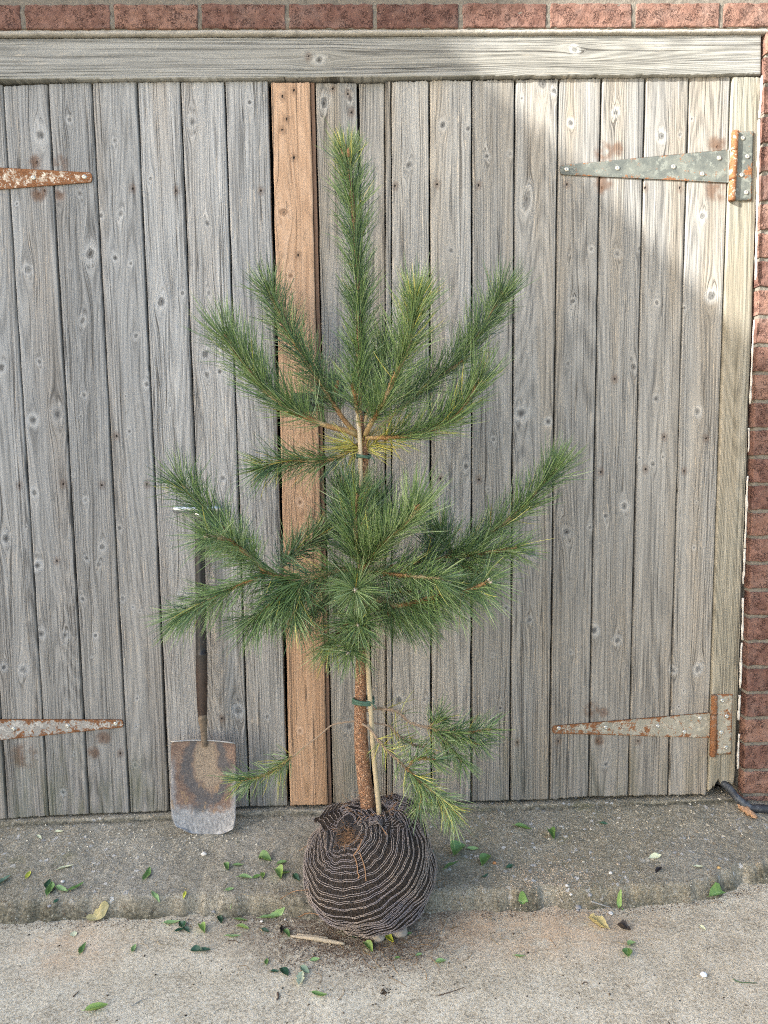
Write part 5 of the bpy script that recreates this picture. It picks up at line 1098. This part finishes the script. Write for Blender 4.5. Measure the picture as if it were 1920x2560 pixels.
twig([(1105, 2335), (1110, 2318), (1118, 2300), (1116, 2290)], .0010, m_split, 'thin curled tan root on the slab just right of the ball'); twig([(1455, 2462), (1462, 2457), (1470, 2460), (1466, 2464)], .0010, m_tw, 'little dark looped stalk on the slab, lower right')
twig([(120, 2299), (140, 2300), (160, 2302)], .0008, m_tg, 'pale straw at the foot of the left step'); twig([(570, 2352), (588, 2353), (596, 2358)], .0009, m_tw, 'fine forked dark twig under the pale crescent leaf')
twig([(705, 2322), (716, 2318), (728, 2319)], .0012, m_tw, 'short dark twig touching the upright brown curl'); twig([(352, 2358), (366, 2364), (372, 2372)], .0010, m_split, 'pale tan stalk above the small oval leaf')
def crumbs(name, n, cx, cy, sx, sy, smin, smax, mat, label, seed, elong=1.0):
    r = np.random.default_rng(seed); A = Acc(); X = []
    px = r.normal(cx, sx, n); py = r.normal(cy, sy, n)
    for k in range(n):
        if not (2030 < py[k] < 2556): continue
        p = at_z(px[k], py[k], .02); p[2] = 0; X.append(p)
    X = np.array(X); X[:, 2] = np.maximum(h_apron(X[:, 0], X[:, 1]), h_slab(X[:, 0], X[:, 1])); s = smin+(smax-smin)*r.random(len(X))**3
    base = np.array([[1, 0, -.3], [-.5, .87, -.3], [-.5, -.87, -.3], [.3, .2, 1.], [-.4, -.3, .7]]); T_ = np.array([[0, 1, 3], [1, 4, 3], [1, 2, 4], [2, 0, 4], [0, 3, 4], [0, 2, 1]])
    a = r.random(len(X))*6.28; ca, sa = np.cos(a), np.sin(a)
    V = base[None]*s[:, None, None]*(1+.4*r.normal(0, 1, (len(X), 5, 3))*.5); V[..., 0] *= elong
    V = np.stack([V[..., 0]*ca[:, None]-V[..., 1]*sa[:, None], V[..., 0]*sa[:, None]+V[..., 1]*ca[:, None], V[..., 2]*.7], -1)+X[:, None]+[0, 0, .0003]
    T = (np.arange(len(X))*5)[:, None, None]+T_[None]; A.add(V.reshape(-1, 3), None, T.reshape(-1, 3), pid=np.repeat(r.random(len(X)), 5))
    o = A.build(name, mat, smooth=False); return setp(o, label, 'crumbs', None, 'stuff')
def crmat(name, a, b):
    t = NT(name); return t.fin(t.mix(t.attr('pid'), a, b), .95, spec=.1)
m_soil = crmat('soil_crumb', (.06, .04, .028), (.21, .14, .09)); m_grit = crmat('stone_grit', (.30, .23, .16), (.60, .50, .38)); m_dkbit = crmat('dark_speck', (.02, .018, .016), (.12, .09, .06)); m_apgrit = crmat('exposed_aggregate', (.30, .26, .19), (.62, .58, .48))
crumbs('soil_crumbs', 9000, 905, 2335, 105, 34, .0004, .0020, m_soil, 'dark soil crumbs spilled round the foot of the root ball', 1)
crumbs('soil_crumbs', 3000, 800, 2300, 90, 35, .0004, .0016, m_soil, 'thin scatter of soil left of the root ball', 2)
crumbs('grit', 2200, 1360, 2225, 75, 28, .0005, .0026, m_grit, 'sandy grit heaped along the step right of the ball', 3)
crumbs('dark_specks', 420, 1000, 2420, 520, 80, .0005, .0026, m_dkbit, 'dark specks of dirt scattered over the front slab', 4, 1.6)
for i, (cx, cy, sx, sy, n) in enumerate([(420, 2140, 150, 30, 700), (130, 2130, 130, 35, 380), (1640, 2100, 160, 40, 520), (1250, 2120, 120, 40, 200)]):
    crumbs('stone_chips', n, cx, cy, sx, sy, .0007, .0036, m_apgrit, 'pale stone chips worn out of the old apron, patch %s' % ('under the spade', 'at the left end', 'at the right end', 'right of the ball')[i], 10+i, 1.5)
def joint(name, n, mat, label, seed, dy, sy, smin, smax):
    r = np.random.default_rng(seed); A = Acc(); x = r.uniform(-1.15, 1.15, n); y = edge_y(x)+dy+r.normal(0, sy, n); z = np.maximum(h_apron(x, y), h_slab(x, y)); s_ = smin+(smax-smin)*r.random(n)**3
    base = np.array([[1, 0, -.3], [-.5, .87, -.3], [-.5, -.87, -.3], [.3, .2, 1.], [-.4, -.3, .7]]); T_ = np.array([[0, 1, 3], [1, 4, 3], [1, 2, 4], [2, 0, 4], [0, 3, 4], [0, 2, 1]])
    V = base[None]*s_[:, None, None]*(1+.3*r.normal(0, 1, (n, 5, 3)))+np.stack([x, y, z], 1)[:, None]; T = (np.arange(n)*5)[:, None, None]+T_[None]
    A.add(V.reshape(-1, 3), None, T.reshape(-1, 3), pid=np.repeat(r.random(n), 5)); return setp(A.build(name, mat, smooth=False), label, 'grit', None, 'stuff')
joint('joint_grit', 6000, m_soil, 'brown dirt packed along the foot of the concrete step', 41, -.026, .009, .0004, .0018)
joint('joint_grit', 2600, m_apgrit, 'pale grit lying along the foot and face of the step', 42, -.020, .014, .0004, .0022)
joint('joint_grit', 1500, m_soil, 'dark crumbs on the rounded rim of the step', 43, .004, .012, .0004, .0018)
for k, (x, y) in enumerate([(961, 2455)]): crumbs('debris', 60, x, y, 6, 4, .0008, .003, m_dkbit, 'small heap of black debris on the slab below the ball', 30, 1.4)
# ------------------------------------------------------------------ added unseen broadleaf tree, leaves set on sun rays to dapple the brick course
def dapple():
    r = np.random.default_rng(5); Y0 = -4.25; A = Acc(); sh = SUNT*(Y0/SUNT[1]); c0 = at_y(1080, 40, 0)+sh
    t_ = root('tree', (c0[0]-1.2, Y0-.8, 0), 'unseen broadleaf tree added across the yard to dapple the top bricks', 'tree')
    Tk = Acc(); tube(Tk, spline(np.array([[c0[0]-1.2, Y0-.8, 0], [c0[0]-1.15, Y0-.8, 3], [c0[0]-1.0, Y0-.5, c0[2]-.8], [c0[0]-.5, Y0-.1, c0[2]-.2]]), 30), np.linspace(.13, .02, 30), 10, rough=.1)
    P = []
    for (px, py, sx, sy, n) in ((1170, 20, 95, 20, 240), (1090, 95, 40, 16, 50), (980, 30, 40, 30, 30), (1000, -70, 260, 40, 300), (720, 120, 120, 50, 140)):
        for _ in range(n):
            q = at_y(r.normal(px, sx), r.normal(py, sy), 0)+sh; q = q+SUNT*r.normal(0, .15); P.append(q)
    for q in P:
        a, b = nrm(r.normal(0, 1, 3)), r.normal(0, 1, 3); b = nrm(np.cross(a, b)); L = r.uniform(.05, .09); w = L*.5
        A.add([q-a*L/2, q+b*w/2, q+a*L/2, q-b*w/2], [[0, 1, 2, 3]], u=.5, v=.3)
    Tk.build('trunk', m_bark, t_); A.build('crown', LM['green'], t_, smooth=False)
dapple()

# ------------------------------------------------------------------ shed pine needles
def litter(name, n, cx, cy, sx, sy, mat, label, seed, Lm=.04):
    r = np.random.default_rng(seed); A = Acc()
    for _ in range(n):
        x, y = r.normal(cx, sx), r.normal(cy, sy)
        if not (2045 < y < 2550): continue
        p = at_z(x, y, .03); a = r.uniform(0, 6.28); L = Lm*r.uniform(.5, 1.1); d = np.array([math.cos(a), math.sin(a)]); sd = np.array([-d[1], d[0]])*r.normal(0, .006)
        P = []
        for f in (0, .33, .66, 1): q = p[:2]+d*L*(f-.5)+sd*math.sin(f*3.14); P.append([q[0], q[1], float(max(h_apron(q[0], q[1]), h_slab(q[0], q[1])))+.0012])
        tube(A, P, [.0005, .0006, .0005, .0002], 3, False)
    setp(A.build(name, mat), label, 'needles', None, 'stuff')
litter('needle_litter', 60, 930, 2330, 150, 45, plain('dead_needle', (.30, .19, .09), .8, nscale=40, var=.4), 'dead tan pine needles lying round the foot of the root ball', 61)
litter('needle_litter', 40, 900, 2240, 420, 70, plain('straw_needle', (.42, .34, .20), .8, nscale=40, var=.4), 'pale straw-coloured needles strewn along the apron and step', 62, .03)
